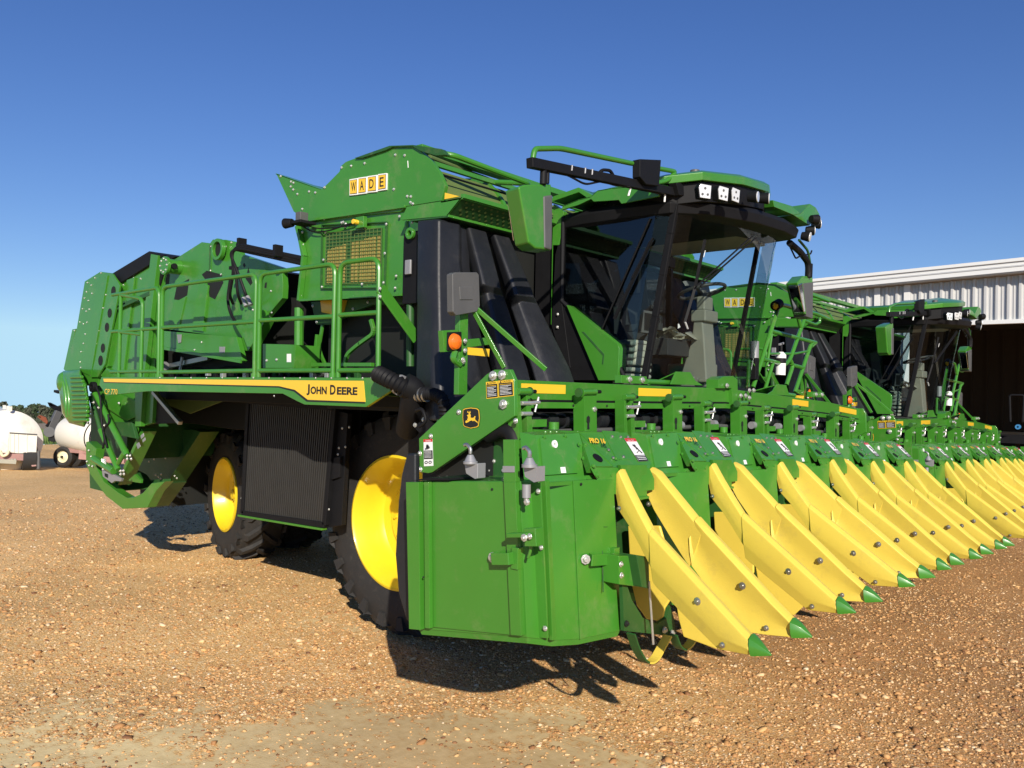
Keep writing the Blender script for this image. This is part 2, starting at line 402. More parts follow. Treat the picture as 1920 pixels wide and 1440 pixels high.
# loose stones lying on the gravel (nobody could count them)
def stones():
    rs = np.random.RandomState(5); pts = []; sz = []
    n = 250000
    d = 2.6 + (rs.rand(n) ** 1.5) * 13.5; w = (rs.rand(n) - .5) * 1.9 * d
    x = -0.65 * d + .76 * w; y = .76 * d + .65 * w
    s = rs.lognormal(math.log(.0054), .50, n); s = np.clip(s, .0026, .026)
    b = bare(x, y); cl = value_noise(x, y, 2.3, 21)
    keep = (rs.rand(n) < np.where(b > .5, .16, .95)) & (rs.rand(n) < .45 + .9 * cl)
    x, y, s, b = x[keep], y[keep], s[keep], b[keep]; n = len(x)
    z = ground_z(x, y) + micro(x, y) + s * .15
    base = np.array([(sx, sy, sz_) for sx in (-1, 1) for sy in (-1, 1) for sz_ in (-1, 1)], float)
    base = base * .62
    extra = np.array([(1, 0, 0), (-1, 0, 0), (0, 1, 0), (0, -1, 0), (0, 0, 1)], float)
    tmpl = np.concatenate([base, extra])
    tris = []
    idx = lambda sx, sy, sz_: (0 if sx < 0 else 4) + (0 if sy < 0 else 2) + (0 if sz_ < 0 else 1)
    def fan(c, ring):
        for k in range(4): tris.append((c, ring[k], ring[(k + 1) % 4]))
    fan(8, [idx(1, -1, -1), idx(1, 1, -1), idx(1, 1, 1), idx(1, -1, 1)])
    fan(9, [idx(-1, 1, -1), idx(-1, -1, -1), idx(-1, -1, 1), idx(-1, 1, 1)])
    fan(10, [idx(1, 1, -1), idx(-1, 1, -1), idx(-1, 1, 1), idx(1, 1, 1)])
    fan(11, [idx(-1, -1, -1), idx(1, -1, -1), idx(1, -1, 1), idx(-1, -1, 1)])
    fan(12, [idx(-1, -1, 1), idx(1, -1, 1), idx(1, 1, 1), idx(-1, 1, 1)])
    T = np.array(tris)
    P = tmpl[None] * (1 + (rs.rand(n, 13, 1) - .5) * .5)
    sc = np.stack([1 + rs.rand(n) * .6, .75 + rs.rand(n) * .4, .45 + rs.rand(n) * .35], -1)
    P = P * sc[:, None, :] * s[:, None, None]
    a = rs.rand(n) * 6.283; ca, sa = np.cos(a)[:, None], np.sin(a)[:, None]
    tx = (rs.rand(n, 1) - .5) * .8
    px, py, pz = P[..., 0], P[..., 1], P[..., 2]
    pz2 = pz + tx * px
    P = np.stack([ca * px - sa * py + x[:, None], sa * px + ca * py + y[:, None], pz2 + z[:, None]], -1).reshape(-1, 3)
    F = (T[None] + (np.arange(n) * 13)[:, None, None]).reshape(-1, 3)
    me = bpy.data.meshes.new('loose_stones'); me.vertices.add(len(P)); me.vertices.foreach_set('co', P.ravel())
    me.loops.add(F.size); me.loops.foreach_set('vertex_index', F.ravel().astype(np.int32))
    me.polygons.add(len(F)); me.polygons.foreach_set('loop_start', np.arange(0, F.size, 3, dtype=np.int32)); me.polygons.foreach_set('loop_total', np.full(len(F), 3, np.int32))
    me.update(calc_edges=True)
    m = bpy.data.materials.new('stone'); m.use_nodes = True; t = m.node_tree; b_ = t.nodes['Principled BSDF']
    g = t.nodes.new('ShaderNodeNewGeometry'); r = t.nodes.new('ShaderNodeValToRGB'); e = r.color_ramp.elements
    e[0].color = (.16, .07, .03, 1); e[1].color = (.72, .58, .40, 1)
    for p, c in ((.10, (.32, .15, .055)), (.4, (.50, .26, .095)), (.7, (.62, .37, .15)), (.92, (.68, .46, .24))):
        k = e.new(p); k.color = (*c, 1)
    t.links.new(g.outputs['Random Per Island'], r.inputs[0]); t.links.new(r.outputs[0], b_.inputs['Base Color']); b_.inputs['Roughness'].default_value = .75
    me.materials.append(m); o = bpy.data.objects.new('loose_stones', me); COL.objects.link(o)
    tag(o, 'loose tan and brown gravel stones scattered over the yard', 'gravel', kind='stuff')
stones()
# ================================================================ the cotton picker
YC = 6.2                                                   # centre line of the first machine
PK = empty('cotton_picker', (-5.46, YC, 0), 'green six row cotton picker nearest the camera, its whole right side in view', 'cotton picker', 'green cotton pickers parked side by side')
def c2(x, y): return (480 + x / 3.2, 240 + y / 3.2)        # reading grids of the plan views
def c1(x, y): return (80 + x / 3.84, 400 + y / 3.84)
def c9(x, y): return (130 + x / 4.8, 660 + y / 4.8)
def c6(x, y): return (740 + x / 3.4286, 640 + y / 3.4286)
def c5(x, y): return (440 + x / 3.4286, 660 + y / 3.4286)
def c3(x, y): return (960 + x / 3.2, 240 + y / 3.2)
def YP(mb, pts, Y, dep, m): mb.prism([A(u, v, Y=Y) for u, v in pts], (0, dep, 0), m)
def bolts(mb, pts, Y=None, X=None, r=.012, m=None):
    for u, v in pts:
        mb.bolt(A(u, v, Y=Y, X=X), (0, -1, 0) if Y is not None else (1, 0, 0), r, m or BOLT)
def line(p, q, n): return [(p[0] + (q[0] - p[0]) * i / (n - 1), p[1] + (q[1] - p[1]) * i / (n - 1)) for i in range(n)]

# ---- chassis and dark inner masses
mb = MB()
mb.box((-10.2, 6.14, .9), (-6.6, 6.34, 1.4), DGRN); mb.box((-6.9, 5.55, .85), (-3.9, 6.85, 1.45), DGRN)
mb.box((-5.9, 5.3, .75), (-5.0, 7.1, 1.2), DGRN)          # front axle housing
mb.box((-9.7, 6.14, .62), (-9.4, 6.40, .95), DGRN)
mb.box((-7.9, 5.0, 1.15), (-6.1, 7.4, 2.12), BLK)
build('chassis', mb, PK, .01)
mb = MB()
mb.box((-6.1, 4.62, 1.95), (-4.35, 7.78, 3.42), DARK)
mb.box((-4.9, 4.75, 1.3), (-4.1, 7.65, 1.98), BLK)
build('engine_bay', mb, PK)
mb = MB()
mb.box((-8.9, 4.55, 1.98), (-4.55, 7.85, 2.14), BLK)
mb.prism([A(u, v, Y=4.9) for u, v in (c9(560, 350), c9(1080, 555), c9(1430, 420), c9(1430, 350))], (0, .03, 0), OLIVE)
mb.prism([A(u, v, Y=5.0) for u, v in (c9(760, 350), c9(1020, 640), c9(1120, 645), c9(1500, 700), c9(1800, 700), c9(1800, 350))], (0, 2.4, 0), BLK)
build('underbody_shield', mb, PK, .006)

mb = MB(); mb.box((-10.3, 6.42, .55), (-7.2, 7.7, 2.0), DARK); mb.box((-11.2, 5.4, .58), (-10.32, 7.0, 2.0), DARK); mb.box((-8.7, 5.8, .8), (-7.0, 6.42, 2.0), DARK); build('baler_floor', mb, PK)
# ---- wheels
def wheel(name, c, R, rimr, width, steer, side, parent, lugs=22):
    """c: centre of the outer face; side -1 right, +1 left"""
    ax = V((0, side, 0)); rz = Matrix.Rotation(steer, 3, 'Z'); ax = rz @ ax; fwd = rz @ V((1, 0, 0)); up = V((0, 0, 1)); c = V(c)
    root = MB()
    w = width; t = R - rimr
    prof = [(rimr, 0), (rimr + t * .12, .012), (rimr + t * .45, .03), (rimr + t * .8, .0), (R - .045, -.035), (R - .035, -w * .5), (R - .045, -w + .035), (rimr + t * .8, -w), (rimr + t * .45, -w - .03), (rimr + t * .12, -w - .012), (rimr, -w)]
    ty = MB(); ty.lathe(c, ax, prof, RUB, 64, fwd, close=True)
    for k in range(lugs):
        for sgn in (0, 1):
            a0 = 2 * math.pi * (k + .5 * sgn) / lugs
            pts = []
            # a lug sweeps from the shoulder to the centre line
            st = [(0.012, -t * .30, 0.0, .050), (0.0, -.04, .05, .048), (-.06, 0.045, .10, .042), (-w * .30, .055, .20, .036), (-w * .54, .05, .34, .032)]
            rings = []
            for (h, dr, da, hw) in st:
                hh = h if sgn == 0 else -w - h
                aa = a0 + da; r1 = R - .045 + dr
                rad_ = fwd * math.cos(aa) + up * math.sin(aa); tan = -fwd * math.sin(aa) + up * math.cos(aa)
                base = r1 - .06
                pc = c + ax * hh
                rings.append([pc + rad_ * base - tan * hw * 1.25, pc + rad_ * base + tan * hw * 1.25, pc + rad_ * r1 + tan * hw, pc + rad_ * r1 - tan * hw])
            # shoulder ring: lug runs down the side wall
            h0 = .026 if sgn == 0 else -w - .026
            aa = a0 - .02; rad_ = fwd * math.cos(aa) + up * math.sin(aa); tan = -fwd * math.sin(aa) + up * math.cos(aa)
            r0 = rings[0]
            hh = 0.0 if sgn == 0 else -w
            s_ = 1 if sgn == 0 else -1
            rr = R - t * .42
            rings.insert(0, [c + ax * (hh - s_ * .03) + rad_ * rr - tan * .03, c + ax * (hh - s_ * .03) + rad_ * rr + tan * .03, c + ax * (hh + s_ * .036) + rad_ * rr + tan * .03, c + ax * (hh + s_ * .036) + rad_ * rr - tan * .03])
            r = R - t * .16
            rings[1] = [c + ax * (hh - s_ * .04) + rad_ * r - tan * .055, c + ax * (hh - s_ * .04) + rad_ * r + tan * .055, c + ax * (hh + s_ * .040) + rad_ * r + tan * .05, c + ax * (hh + s_ * .040) + rad_ * r - tan * .05]
            ty.loft(rings, RUB)
    T = build('tyre', ty, None, 0, smooth=40)
    rm = MB()
    F = rimr + .018
    dish = .26 if rimr > .5 else .20
    pr = [(F, 0.0), (F + .004, .022), (F - .018, .030), (F - .035, .008), (F - .05, -.06), (F - .075, -.10), (F - .085, -dish * .8), (F - .12, -dish), (F * .62, -dish - .01), (F * .56, -dish + .025), (F * .36, -dish + .03), (F * .34, -dish + .06), (F * .14, -dish + .07), (F * .13, -dish + .12), (0.001, -dish + .125)]
    rm.lathe(c, ax, pr, RIMY, 72, fwd)
    rm.lathe(c, ax, [(F - .10, -dish), (F - .02, -w), (F, -w + .01)], RIMY, 48, fwd)
    for k in range(10):
        a = 2 * math.pi * k / 10; p = c + ax * (-dish + .027) + (fwd * math.cos(a) + up * math.sin(a)) * F * .44
        rm.cyl(p, p + ax * .03, .016, RIMY, 8)
    Rm = build('rim', rm, None, 0, smooth=30)
    T.parent = parent; Rm.parent = T; T.name = name
    Rm.name = 'rim'
    return T
wheel('front_wheel', (-5.46, 4.9, .975), .985, .565, .55, 0, -1, PK)
wheel('front_wheel', (-5.46, 7.5, .975), .985, .565, .55, 0, 1, PK)
wheel('rear_wheel', (-9.42, 5.62, .80), .815, .44, .50, rad(-13), -1, PK, 18)
wheel('rear_wheel', (-9.55, 6.95, .80), .815, .44, .50, rad(-13), 1, PK, 18)

# ---- radiator screen between the wheels
mb = MB(); Y = 4.66
fr = [(468, 752), (630, 765), (611, 984), (457, 962)]
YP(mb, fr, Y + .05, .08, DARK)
P = [A(u, v, Y=Y) for u, v in fr]
for i in range(4): mb.bar(P[i], P[(i + 1) % 4], .05, .05, BLK)
for k in range(1, 42):
    f = k / 42; mb.bar(P[0].lerp(P[1], f), P[3].lerp(P[2], f), .017, .016, LOUV, up=(1, 0, 0))
a, b = A(450, 966, Y=Y), A(608, 992, Y=Y)
mb.bar(a, b, .06, .02, GREEN)
YP(mb, [(632, 770), (652, 775), (640, 985), (612, 990)], Y + .02, .05, BLK)
YP(mb, [(626, 858), (638, 856), (636, 895), (620, 900)], Y - .01, .03, BLK)
bolts(mb, [(642, 803), (655, 801), (636, 840), (648, 838), (634, 852), (618, 892), (614, 905), (617, 955), (463, 764), (453, 934)], Y, r=.010)
build('radiator_screen', mb, PK, .003)

# ---- service deck with its fascia, stripe and lettering
YD = 3.9
mb = MB()
YP(mb, [(190, 707), (745, 708.5), (735, 731), (686, 763), (571, 758.5), (557, 752), (530, 738), (278, 733.5), (262, 735), (200, 741), (186, 722)], YD, .03, GREEN)
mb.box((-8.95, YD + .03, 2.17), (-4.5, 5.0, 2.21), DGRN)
bolts(mb, [(c5(255, 282)), (c5(880, 165))] + line((300, 708), (680, 709), 14), YD, r=.007)
for x in (-8.6, -7.4, -6.2, -5.0):
    mb.bar((x, 3.95, 2.14), (x, 4.7, 2.10), .05, .08, DGRN)
DECK = build('service_deck', mb, PK, .004)
mb = MB(); mb.box((-8.95, 7.4, 2.17), (-4.5, 8.47, 2.21), DGRN); mb.box((-8.95, 8.472, 1.98), (-4.6, 8.5, 2.22), GREEN)
build('service_deck', mb, PK, .004)
mb = MB()
YP(mb, [(194, 715.5), (522, 724.0), (553, 731.5), (577, 750.5), (684, 754.5), (684.5, 756.5), (575, 753), (551, 734), (522, 726.5), (194.5, 717.5)], YD - .003, .003, BLACKD)
YP(mb, [(193.5, 710), (681, 714), (684.5, 753.5), (577, 749.5), (553, 731), (523, 724), (195, 716.2)], YD - .005, .005, DECY)
build('stripe', mb, DECK)
mb = MB()
def txt_on_Y(mb, s, u0, v0, u1, vt, Y, m, off=.0, bold=0):
    a = A(u0, v0, Y=Y); b = A(u1, v0 + (v0 - 738) * 0.0, Y=Y); t = A(u0, vt, Y=Y)
    text_mesh(mb, s, V((a.x, Y - off, a.z)), (1, 0, 0), (0, 0, 1), (t - a).length, m, width=abs(b.x - a.x), bold=bold)
txt_on_Y(mb, 'J', 574.5, 741, 580.5, 720.5, YD - .006, BLACKD, bold=.035)
txt_on_Y(mb, 'OHN', 582, 739, 612.5, 724.5, YD - .006, BLACKD, bold=.04)
txt_on_Y(mb, 'D', 618.5, 740, 629, 721.5, YD - .006, BLACKD, bold=.035)
txt_on_Y(mb, 'EERE', 631.5, 740, 670, 725.5, YD - .006, BLACKD, bold=.04)
build('lettering', mb, DECK); mb = MB()
txt_on_Y(mb, 'CP 770', 196, 739, 220, 729, YD - .004, DECY, bold=.01)
build('lettering', mb, DECK)
# ---- guard rails of the deck
def rail(paths, mirror=False, r=.019, name='guard_rail'):
    mb = MB()
    for p in paths: mb.tube(rnd([A(u, v, Y=3.95) for u, v in p], .09), r, GREEN, 10)
    for p in paths[:1]:
        for u, v in p[-1:]: mb.cyl(A(u, v, Y=3.95) + V((0, 0, -.05)), A(u, v, Y=3.95) + V((0, 0, .04)), .03, GREEN)
    build(name, mb.mirrored(YC) if mirror else mb, PK)
RA = [[(211, 553), (299, 539), (297, 709)], [(210, 622), (298, 615)], [(208, 697), (297, 696)], [(227, 551), (223, 709)], [(227, 553), (268, 560), (264, 709)], [(224, 622), (265, 627)]]
RB = [[(303, 709), (305, 538), (481, 514), (477, 709)], [(304, 614.5), (479, 603)], [(301, 698), (477, 695)]]
RC = [[(485, 709), (488, 514), (629, 494.5), (624, 709)], [(487, 601), (626, 593.5)], [(486, 695), (625, 694.5)]]
RD = [[(634, 709), (638, 493), (711, 484), (709, 700)], [(636, 591), (710, 586)], [(634, 694.6), (709, 694.3)]]
for R_ in (RA, RB, RC, RD): rail(R_)
for R_ in (RA, RB, RC, RD): rail(R_, True)
mb = MB()
mb.bar(A(713, 540, Y=3.97), A(782, 636, Y=4.25), .012, .12, GREEN, up=(0, -1, .3))
bolts(mb, [(713, 541), (713, 556)], 3.93)
build('rail_brace', mb, PK, .003)

# ---- hood above the engine with the dealer sign
YH = 4.3
up_ = [c2(*p) for p in ((120, 272), (390, 368), (418, 345), (500, 262), (512, 225), (540, 202), (592, 183), (780, 130), (822, 107), (940, 107), (985, 138), (1048, 190), (1098, 262), (1135, 345), (1112, 436), (900, 470), (868, 500), (275, 560), (250, 520), (225, 500))]
lo_ = [c2(*p) for p in ((250, 560), (280, 680), (292, 770), (262, 1038), (880, 1000), (905, 870), (908, 560), (905, 470), (868, 498), (275, 555))]
mb = MB()
YP(mb, up_, YH, .035, GREEN)
mb.prism([V(p) + V((0, 3.765, 0)) for p in [A(u, v, Y=YH) for u, v in up_]], (0, .035, 0), GREEN)
YP(mb, lo_, YH + .02, .03, GREEN)
mb.prism([V(p) + V((0, 3.75, 0)) for p in [A(u, v, Y=YH + .02) for u, v in lo_]], (0, .03, 0), GREEN)
# rear walls between the plates
def across(pts, inset, m, y0=YH + .03, y1=8.07):
    P = [A(u, v, Y=YH) for u, v in pts]; r0 = [V((p.x, y0, p.z)) for p in P]; r1 = [V((p.x, y1, p.z)) for p in P]
    return r0, r1
r0, r1 = across([c2(135, 290), c2(230, 500), c2(255, 560), c2(285, 690), c2(296, 770), c2(266, 1030)], 0, GREEN)
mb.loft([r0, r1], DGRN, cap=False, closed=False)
# bends and flanges along the plate edges
P = [A(u, v, Y=YH) for u, v in (c2(118, 272), c2(390, 366))]
mb.prism([P[0], P[1], P[1] + V((0.05, .25, -.02)), P[0] + V((0.0, .12, 0.0))], (0, 0, -.01), GREEN)
P = [A(u, v, Y=YH - .005) for u, v in (c2(250, 590), c2(268, 660), c2(290, 770), c2(262, 1036))]
for i in range(3): mb.bar(P[i], P[i + 1], .045, .03, GREEN, up=(1, 0, 0))
mb.bar(A(*c2(272, 560), Y=YH - .01), A(*c2(896, 470), Y=YH - .01), .022, .022, GREEN)
mb.bar(A(*c2(262, 1034), Y=YH - .005), A(*c2(880, 1000), Y=YH - .005), .03, .02, GREEN)
bl = [(150, 290), (212, 322), (227, 330), (210, 352), (225, 370), (250, 397), (320, 382), (357, 388), (413, 357), (515, 238), (572, 228), (653, 212), (837, 162), (893, 165), (828, 368), (909, 410), (930, 412), (928, 447), (942, 455), (279, 487), (411, 545), (557, 522), (716, 497), (862, 475), (783, 577), (657, 595), (774, 752), (766, 928), (637, 937), (514, 945), (397, 954), (406, 791), (417, 625), (525, 565), (862, 530), (940, 565), (842, 888), (836, 960), (280, 625), (283, 700), (285, 770), (280, 850), (277, 930), (270, 1005), (308, 1032), (453, 1023), (585, 1015), (727, 1005)]
bolts(mb, [c2(*p) for p in bl], YH, r=.011)
mb.prism([A(u, v, Y=YH - .004) for u, v in (c2(907, 197), c2(911, 195), c2(914, 238), c2(910, 240))], (0, .004, 0), WHITE)
HOOD = build('hood', mb, PK, .004)
# front drum cover: curved perforated screens with ribs
arc = [A(*c2(*p), Y=YH) for p in ((830, 150), (930, 140), (985, 165), (1040, 215), (1085, 280), (1115, 350), (1100, 425), (1095, 440))]
mb = MB()
def ring_at(y, inset):
    c = V((-4.62, 0, 3.52)); o = []
    for p in arc:
        d = V((p.x, 0, p.z)) - c; d = d * (1 - inset / max(d.length, .1)); o.append(V((c.x + d.x, y, c.z + d.z)))
    return o
# the screens are lofts of thin strips between ribs
for k in range(5):
    y0 = YH + .06 + k * .74; y1 = y0 + .72
    rr = []
    for y in (y0, y1):
        o = ring_at(y, .07)[2:]; rr.append(o)
    mb.loft(rr, OLIVE, cap=False, closed=False)
    rr = [[p + V((-.02, 0, -.02)) for p in r] for r in rr]
    mb.loft(rr, OLIVE, cap=False, closed=False)
S_ = build('drum_screen', mb, HOOD)
mb = MB()
for k in range(6):
    y0 = YH + .03 + k * .74
    o = ring_at(y0, .045); o2 = ring_at(y0, .09)
    rings = [[a, a + V((0, .035, 0)), b + V((0, .035, 0)), b] for a, b in zip(o, o2)]
    mb.loft(rings, GREEN)
for q in (2, 6):
    a = ring_at(YH + .03, .03)[q]; b = ring_at(8.05, .03)[q]; mb.bar(a, b, .035, .035, GREEN)
a = ring_at(YH + .03, .03)[4] ; b = ring_at(8.05, .03)[4]
mb.cyl(a + V((.03, 0, .03)), b + V((.03, 0, .03)), .008, BLK)
build('screen_rib', mb, HOOD, .003)
# visor along the front of the hood with paler discs for the light through its holes
YV = 4.2
mb = MB()
f0 = A(*c2(1238, 416), Y=YV); f1 = A(*c2(1150, 526), Y=YV); f2 = A(*c2(1108, 440), Y=YV); f3 = A(*c2(870, 552), Y=YV); f4 = A(*c2(905, 472), Y=YV)
mb.prism([f3, f1, f2, f4], (0, .02, 0), GREEN)
mb.prism([f1, f0, f2], (0, .02, 0), GREEN)
mb.prism([f2, f0, f0 + V((0, 4.0, 0)), f2 + V((0, 4.0, 0))], (0, 0, -.012), GREEN)
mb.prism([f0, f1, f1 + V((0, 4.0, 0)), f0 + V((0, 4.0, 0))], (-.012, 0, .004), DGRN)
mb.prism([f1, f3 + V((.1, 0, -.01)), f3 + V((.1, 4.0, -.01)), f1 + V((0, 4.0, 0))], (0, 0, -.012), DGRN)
mb.bar(f0 + V((0, 0, .01)), f0 + V((0, 4.0, .01)), .03, .03, GREEN)
mb.bar(f1, f1 + V((0, 4.0, 0)), .02, .02, GREEN)
mb.prism([A(*c2(*p), Y=YH - .02) for p in ((1133, 388), (1222, 410), (1130, 428))], (0, .01, 0), DECY)
hd = f1 - f0; nrm = hd.cross(V((0, 1, 0))).normalized()
if nrm.x < 0: nrm = -nrm
for r_ in range(4):
    for k in range(58):
        p = f0 + hd * (.2 + .2 * r_) + V((0, .07 + k * .067 + (r_ % 2) * .033, 0)) + nrm * .001
        mb.cyl(p, p + nrm * .002, .011, OLIVE, 6)  # light coming through the holes is painted as pale green discs
build('visor', mb, HOOD, .002)
# roof rail of the hood
mb = MB()
mb.prism([A(*c2(*p), Y=YH - .02) for p in ((590, 180), (800, 106), (940, 101), (1110, 125), (1140, 160), (1080, 165), (985, 138), (940, 110), (820, 112), (780, 132), (640, 178))], (0, .05, 0), DGRN)
g = [A(*c2(1130, 155), Y=4.35), A(*c2(1190, 165), Y=4.4), A(*c2(1640, 335), Y=5.15), A(*c2(1610, 332), Y=5.2), A(*c2(1440, 325), Y=5.15)]
mb.tube(rnd(g, .08), .022, GREEN)
mb.tube([A(*c2(1040, 175), Y=4.42), A(*c2(1300, 275), Y=5.1), A(*c2(1440, 325), Y=5.5)], .02, OLIVE)
mb.bar((-4.75, YH + .1, 4.0), (-4.75, 8.0, 4.0), .10, .05, GREEN)
build('roof_rail', mb, HOOD, .002)
# dealer sign: four lettered plates
LETT = 'WADE'
pl = [((560, 308), (610, 300), (610, 400), (560, 405)), ((612, 298), (664, 291), (662, 392), (611, 399)), ((668, 289), (724, 281), (724, 383), (667, 388)), ((731, 277), (784, 270), (782, 370), (729, 378))]
for L_, q4 in zip(LETT, pl):
    mb = MB()
    P = [A(*c2(*p), Y=YH - .012) for p in q4]; cc = sum(P, V((0, 0, 0))) / 4
    YPp = lambda k: [cc + (p - cc) * k for p in P]
    mb.prism(P, (0, .012, 0), WHITE)
    mb.prism([p + V((0, -.002, 0)) for p in YPp(.86)], (0, .002, 0), BLACKD)
    mb.prism([p + V((0, -.004, 0)) for p in YPp(.80)], (0, .002, 0), DECY)
    lw = (P[1] - P[0]); lh = (P[0] - P[3])
    o = P[3] + lw * .27 + lh * .22 + V((0, -.005, 0))
    text_mesh(mb, L_, o, lw, lh, lh.length * .56, BLACKD, width=lw.length * (.56 if L_ == 'W' else .46), bold=.012)
    build('sign_plate', mb, HOOD, .006)
# window screen
mb = MB()
w4 = [c2(425, 632), c2(757, 600), c2(752, 928), c2(418, 940)]
PW = [A(u, v, Y=YH + .012) for u, v in w4]
mb.prism(PW, (0, .006, 0), DGRN)
SLAT = mat('slat_yellow', (.30, .235, .06), .6, noise=.4, nscale=14)
def lerp4(P, a, b): return P[0].lerp(P[1], a).lerp(P[3].lerp(P[2], a), b)
for (a, b0) in ((.03, .32), (.10, .30), (.17, .28), (.24, .26), (.31, .24), (.48, .22), (.55, .20), (.63, .19), (.70, .17), (.77, .16), (.84, .15), (.92, .14)):
    p0 = lerp4(PW, a, b0); p1 = lerp4(PW, a + .055, b0); p2 = lerp4(PW, a + .05, .97); p3 = lerp4(PW, a - .005, .97)
    mb.prism([p + V((0, -.004, 0)) for p in (p0, p1, p2, p3)], (0, .004, 0), SLAT)
for k in range(16):
    mb.bar(lerp4(PW, k / 15, 0) + V((0, -.008, 0)), lerp4(PW, k / 15, 1) + V((0, -.008, 0)), .004, .003, OLIVE, up=(0, 1, 0))
    mb.bar(lerp4(PW, 0, k / 15) + V((0, -.010, 0)), lerp4(PW, 1, k / 15) + V((0, -.010, 0)), .004, .003, OLIVE, up=(0, 1, 0))
fr4 = [A(*c2(*p), Y=YH + .008) for p in ((398, 582), (786, 565), (772, 958), (392, 962))]
for i in range(4): mb.bar(fr4[i], fr4[(i + 1) % 4], .008, .02, DGRN, up=(0, 1, 0))
build('window_screen', mb, HOOD)
# work lamp, sensor and cable on the hood side
mb = MB(); p = A(*c2(215, 565), Y=4.12)
mb.cyl(p + V((-.10, -.0, .0)), p + V((-.02, .02, .0)), .045, BLK, 14, r2=.035)
mb.box(p + V((-.04, .0, -.012)), p + V((.12, .16, .012)), BLK)
mb.box(p + V((.02, .02, .0)), p + V((.09, .10, .085)), GREY)
mb.tube(rnd([A(*c2(*q), Y=YH - .02) for q in ((280, 590), (340, 625), (430, 620), (530, 585), (600, 565))], .1), .007, BLK, 6)
mb.tube(rnd([A(*c2(*q), Y=YH - .02) for q in ((270, 570), (360, 605), (470, 600), (560, 585))], .1), .006, BLK, 6)
build('work_lamp', mb, PK, .008)
mb = MB(); p = A(*c2(620, 565), Y=YH - .04)
mb.box(p + V((-.05, 0, -.045)), p + V((.05, .04, .045)), GREEN); mb.cyl(p + V((-.02, 0, 0)), p + V((-.02, -.05, 0)), .02, DECY)
bolts(mb, [c2(515, 568), c2(540, 575), c2(535, 590)], YH, r=.012)
build('hood_switch', mb, HOOD, .004)
# below the hood: yellow funnel, brackets, curved hose guard, deck boxes
mb = MB()
YP(mb, [c2(385, 1035), c2(520, 1030), c2(500, 1100), c2(460, 1120), c2(392, 1105)], 4.45, .1, DECY)
YP(mb, [c2(330, 1045), c2(900, 1010), c2(905, 1060), c2(700, 1060), c2(560, 1110), c2(455, 1180), c2(360, 1180)], 4.5, .04, DGRN)
bolts(mb, [c2(342, 1068), c2(672, 1045), c2(583, 1085), c2(365, 1165)], 4.5)
def flatcurve(pts, Y, w, m, up=(0, -1, 0)):
    P = rnd([A(u, v, Y=Y) for u, v in pts], .12, 5)
    for i in range(len(P) - 1): mb.bar(P[i], P[i + 1] + (P[i + 1] - P[i]) * .1, .03, w, m, up=(0, 1, 0))
flatcurve([c2(690, 1150), c2(712, 1230), c2(600, 1310), c2(545, 1360), c2(530, 1430)], 4.4, .03, GREEN)
flatcurve([c2(375, 1240), c2(365, 1330), c2(360, 1430)], 4.4, .05, GREEN)
flatcurve([c2(400, 1180), c2(375, 1330), c2(420, 1430)], 4.5, .02, GREEN)
mb.bar(A(*c2(340, 1420), Y=4.3), A(*c2(700, 1420), Y=4.3), .04, .03, GREEN)
build('hose_guard', mb, PK, .003)
mb = MB()
YP(mb, [c2(40, 1295), c2(235, 1300), c2(235, 1380), c2(225, 1440), c2(40, 1440)], 4.15, .25, GREEN)
mb.prism([A(*c2(*p), Y=4.148) for p in ((184, 1355), (210, 1355), (210, 1405), (184, 1405))], (0, .002, 0), WHITE)
bolts(mb, [c2(65, 1395), c2(125, 1390)], 4.15)
build('tool_box', mb, PK, .008)
mb = MB()
for (x0, y0, x1, y1) in ((245, 1075, 240, 1430), ): mb.tube([A(*c2(258, 1080), Y=4.3), A(*c2(256, 1430), Y=4.3)], .04, GREEN)
build('deck_post', mb, PK); mb = MB()
mb.tube([A(*c2(925, 960), Y=4.32), A(*c2(925, 1430), Y=4.32)], .03, DGRN)
mb.tube(rnd([A(*c2(908, 560), Y=4.32), A(*c2(905, 980), Y=4.32)], .1), .02, GREEN)
build('deck_post', mb, PK)
for k in range(26):
    u = 320 + k * 14; v = 702 + 3 * math.sin(k * 2.1)
    p = A(u, v, Y=4.4 + .2 * random.random()); mf = MB(); mf.box(p + V((-.02, -.02, -.03)), p + V((.03, .02, .03)), random.choice([BLK, BLK, DGRN, BOLT])); build('deck_fitting', mf, PK, .003)
mb = MB()
for k in range(5):
    mb.tube(rnd([A(330 + k * 60, 700, Y=4.5), A(360 + k * 66, 690 - 3 * k, Y=4.6), A(420 + k * 60, 702, Y=4.5)], .3), .012, BLK, 6)
build('hydraulic_hose', mb, PK)
mb = MB(); p = A(*c2(930, 800), Y=4.28)
mb.box(p + V((-.09, 0, -.32)), p + V((.08, .1, .22)), BLK)
mb.box(A(*c2(890, 880), Y=4.25), A(*c2(938, 790), Y=4.27), SILV)
mb.lathe(A(*c2(935, 635), Y=4.27), (0, -1, 0), [(.02, 0), (.045, 0), (.045, .03), (.02, .03)], GREEN, 16, close=True)
build('fuse_box', mb, PK, .006)
